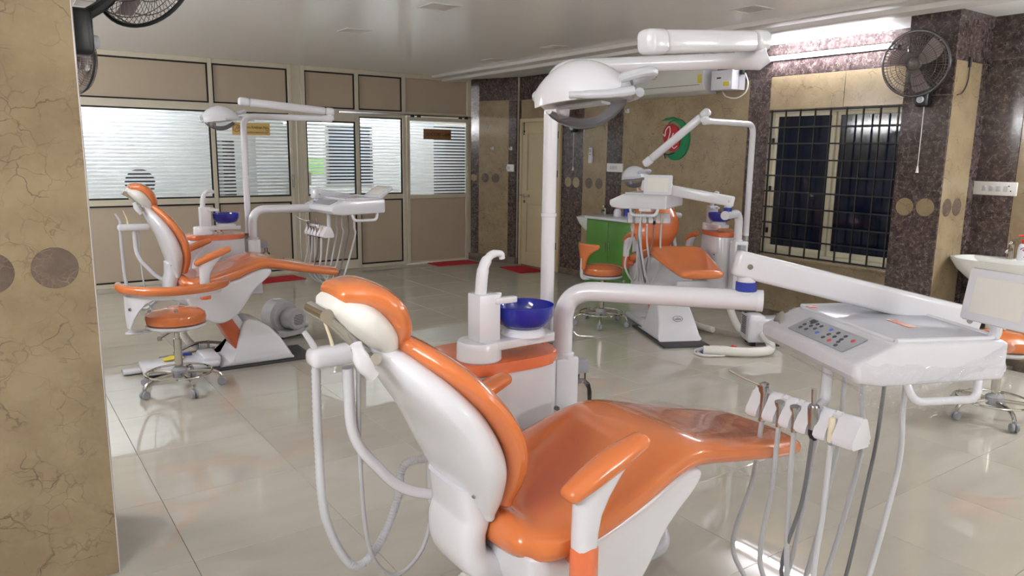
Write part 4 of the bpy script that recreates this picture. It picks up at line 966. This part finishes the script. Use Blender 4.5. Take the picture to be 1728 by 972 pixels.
# ================================================================== STOOLS
def stool(loc, a, label, seat_z, back, R=.185):
    t = thing('stool', label, 'stool', loc, a, 'rolling stools')
    obj('seat', G().lathe([(0, seat_z-.045), (R*.8, seat_z-.045), (R*.97, seat_z-.03), (R, seat_z), (R*.96, seat_z+.025), (R*.8, seat_z+.045), (R*.4, seat_z+.06), (0, seat_z+.064)], n=40), 'orange_vinyl', t)
    obj('seat_pan', G().lathe([(0, seat_z-.07), (R*.85, seat_z-.07), (R*.99, seat_z-.055), (R*.99, seat_z-.04), (0, seat_z-.04)], n=40), 'white_plastic', t)
    obj('piston', G().tube([(0, 0, .3), (0, 0, seat_z-.07)], .016, 12), 'chrome', t)
    obj('column', G().tube([(0, 0, .12), (0, 0, .34)], .025, 16), 'chrome', t)
    obj('lever', G().tube([(.02, -.02, seat_z-.085), (.16, -.1, seat_z-.1)], .005, 8).lathe([(0, -.015), (.012, -.012), (.014, 0), (.012, .012), (0, .015)], (.165, -.102, seat_z-.1), None, 12), 'steel', t)
    obj('hub', G().lathe([(0, .085), (.045, .085), (.05, .095), (.05, .135), (.035, .15), (0, .15)], n=20), 'grey_plastic', t)
    obj('foot_ring', G().ring(.2, .0075, (0, 0, .115), n=48, m=8), 'chrome', t)
    for k in range(5):
        c, s_ = math.cos(k*2*PI/5+.3), math.sin(k*2*PI/5+.3)
        lg = obj('leg', G().tube([(.04*c, .04*s_, .11), (.15*c, .15*s_, .108), (.225*c, .225*s_, .095), (.255*c, .255*s_, .06)], .0125, 10, 4), 'chrome', t)
        cc = V(.255*c, .255*s_, .028); ax = V(-s_, c, 0); g = G()
        for q in (-1, 1): g.lathe([(0, -.009), (.023, -.009), (.027, -.005), (.027, .005), (.023, .009), (0, .009)], cc+ax*.013*q, aim(ax), 18)
        g.tube([cc+V(0, 0, .01), cc+V(0, 0, .042)], .012, 8)
        obj('caster', g, 'grey_plastic', lg)
    if back == 'T':
        st_ = [(seat_z+.03, -.005, .035, .018), (seat_z+.1, .0, .045, .022), (seat_z+.16, .005, .08, .024), (seat_z+.21, .006, .15, .024), (seat_z+.24, .004, .165, .02)]
        fr = lambda v: V(-R-.03+v.z+2.2*v.y*v.y, v.y, v.x)
        obj('back_pad', G().pad(st_, 2.4, 24, 5, fr, .015), 'orange_vinyl', t)
        obj('back_bracket', G().tube([(-.1, 0, seat_z-.065), (-R-.03, 0, seat_z-.06), (-R-.045, 0, seat_z+.02), (-R-.04, 0, seat_z+.12)], .014, 8, 4), 'white_plastic', t)
    else:
        pts = [V(.30*math.cos(q), .30*math.sin(q), seat_z+.155) for q in [math.radians(x) for x in range(-90, 81, 10)]]
        pts = [V(p.x-.02, p.y*1.05, p.z+.06) for p in pts]
        obj('arm_pad', G().tube(catmull(pts, 2), .028, 14), 'orange_vinyl', t)
        secs = []
        pl_ = [V(.285*math.cos(q)-.02, .285*math.sin(q), 0) for q in [math.radians(x) for x in range(-85, 76, 10)]]
        n_ = len(pl_)
        for i, p in enumerate(pl_):
            f = max(0, 1-abs(i-1.5)/4.5); z0 = seat_z+.16-.24*f**1.5; nn = p.normalized()
            secs.append([p+V(0, 0, seat_z+.2), p+nn*.006+V(0, 0, seat_z+.2), p+nn*.006+V(0, 0, z0), p+V(0, 0, z0)])
        obj('arm_plate', G().loft(secs), 'white_plastic', t)
        obj('arm_bracket', G().box((.045, -.245, seat_z-.075), (.06, .1, .012), .003).tube([(.05, -.28, seat_z-.07), (0, -.05, seat_z-.078)], .014, 8), 'white_plastic', t)
        for q in (-60, -30, 0): obj('bolt', G().lathe([(0, 0), (.011, 0), (.009, .008), (0, .009)], (.292*math.cos(math.radians(q))-.02, .292*math.sin(math.radians(q)), seat_z+.09), aim((math.cos(math.radians(q)), math.sin(math.radians(q)), 0)), 12), 'steel', t)
    return t
stool((.96, 5.10, 0), math.radians(-100), 'orange stool with a long curved arm pad beside the chair by the striped partition', .485, 'arm')
stool((4.60, 5.05, 0), math.radians(-8), 'orange stool with T-shaped backrest beside the green cupboard', .51, 'T')
stool((4.93, 1.86, 0), math.radians(-150), 'orange stool standing before the wash basin with the soap bottle', .48, 'T')

# ================================================================== BLOWERS, CABLES
def blower(loc, a, label, m):
    t = thing('suction_blower', label, 'suction motor', loc, a)       # local y = axis of the drum, grille at -y
    R = rx(PI/2)
    obj('drum', G().lathe([(0, -.09), (.12, -.09), (.135, -.075), (.138, .05), (.12, .075), (0, .075)], (0, 0, .18), R, 36), m, t)
    obj('motor', G().lathe([(0, -.0), (.085, -.0), (.09, .012), (.09, .12), (.075, .135), (0, .135)], (.02, -.08, .165), R, 28), m, t)
    g = G()
    for i in range(-4, 5):
        for j_ in range(-4, 5):
            if i*i+j_*j_ < 15: g.box((.02+i*.014, -.2165, .165+j_*.013), (.009, .004, .005))
    obj('grille', g, 'iron', t)
    obj('foot', G().box((.01, -.06, .045), (.22, .2, .05), .012).box((.12, -.07, .09), (.06, .14, .14), .015), m, t)
    obj('rubber_foot', G().box((-.07, -.1, .01), (.03, .03, .02)).box((.1, -.1, .01), (.03, .03, .02)).box((-.07, .03, .01), (.03, .03, .02)).box((.1, .03, .01), (.03, .03, .02)), 'iron', t)
    obj('sticker', G().box((-.02, -.0, .3195), (.07, .05, .002)), 'offwhite', t)
    return t
b0 = blower((1.92, 2.06, 0), math.radians(10), 'grey suction blower beneath the chair with the film-wrapped tray', 'blower_grey')
obj('outlet_hose', hose([(.1, -.1, .1), (.12, -.18, .1), (.06, -.24, .07), (-.04, -.2, .05), (-.1, -.1, .05)], .03, 12), 'light_hose', b0)
b1 = blower((1.98, 6.18, 0), math.radians(20), 'grey suction blower behind the chair by the partition', 'blower_grey')
obj('outlet_hose', hose([(.13, -.07, .1), (.2, -.08, .08), (.22, -.02, .05), (.12, .06, .04), (-.1, .1, .04)], .027, 12), 'light_hose', b1)
b2 = thing('suction_motor', 'white suction motor box with pipe on the floor below the window', 'suction motor', (5.22, 3.80, 0), math.radians(-35))
obj('body', G().box((.05, 0, .13), (.30, .20, .20), .02, seg=3).box((-.02, 0, .2), (.16, .19, .12), .045, seg=4), 'white_plastic', b2)
obj('end_grille_plate', G().box((-.105, 0, .16), (.012, .17, .2), .03, seg=3), 'blower_grey', b2)
g = G()
for i in range(-3, 4):
    for j_ in range(-5, 6): g.box((-.1125, i*.016, .17+j_*.014), (.003, .008, .006))
obj('grille', g, 'iron', b2)
obj('switch', G().box((.12, -.102, .09), (.03, .006, .035), .002), 'iron', b2); obj('rocker', G().box((.12, -.106, .09), (.016, .004, .02), .001), 'red_plastic', b2)
obj('foot', G().box((-.05, -.07, .015), (.04, .03, .03)).box((.15, -.07, .015), (.04, .03, .03)).box((-.05, .07, .015), (.04, .03, .03)).box((.15, .07, .015), (.04, .03, .03)), 'iron', b2)
tag(obj('floor_pipe', hose([(5.18, 3.70, .10), (5.10, 3.58, .075), (4.98, 3.50, .045), (4.82, 3.56, .04), (4.66, 3.70, .04), (4.56, 3.80, .04)], .036, 16), 'offwhite'), 'thick white pipe curling on the floor from the suction motor', 'pipe')
random.seed(5)
for k, (m, r) in enumerate((('offwhite', .007), ('light_hose', .007), ('blue_plastic', .005), ('grey_hose', .006), ('offwhite', .009))):
    cx, cy = 4.70, 3.80; R1, R2 = .19-.03*k, .13-.022*k
    pts = [(cx+R1*math.cos(q*.55+k), cy+R2*math.sin(q*.55+k), r+.008*((q*7+k*3) % 5)/5) for q in range(20)]
    tag(obj('cable', hose(pts, r, 8, 4), m), ('thin white cable', 'pale grey cable', 'blue cable', 'grey cable', 'thick white cable')[k]+' coiled on the floor beside the white chair base', 'cable', 'coiled floor cables')
tag(obj('cable_tie', G().lathe([(.012, -.02), (.018, -.02), (.018, .02), (.012, .02)], (4.86, 3.74, .03), aim((.4, 1, 0)), 12), 'red_plastic'), 'small red tie on the coiled cables', 'cable tie')
# cloths on the low base of the partition chair
tag(obj('cloth', G().pad([(-.06, .0, .03, .008), (0, .008, .04, .012), (.06, .0, .025, .008)], 2.2, 16, 4, lambda v: V(1.02+v.x, 5.60+v.y, .079+v.z), .01), 'yellow_cloth'), 'yellow cloth on the low white floor box of the chair', 'cloth')
tag(obj('cloth', G().pad([(-.05, .0, .02, .007), (0, .006, .03, .01), (.05, .0, .02, .007)], 2.2, 16, 4, lambda v: V(1.10+v.x, 5.67+v.y, .078+v.z), .01), 'blue_plastic'), 'blue cloth on the low white floor box of the chair', 'cloth')
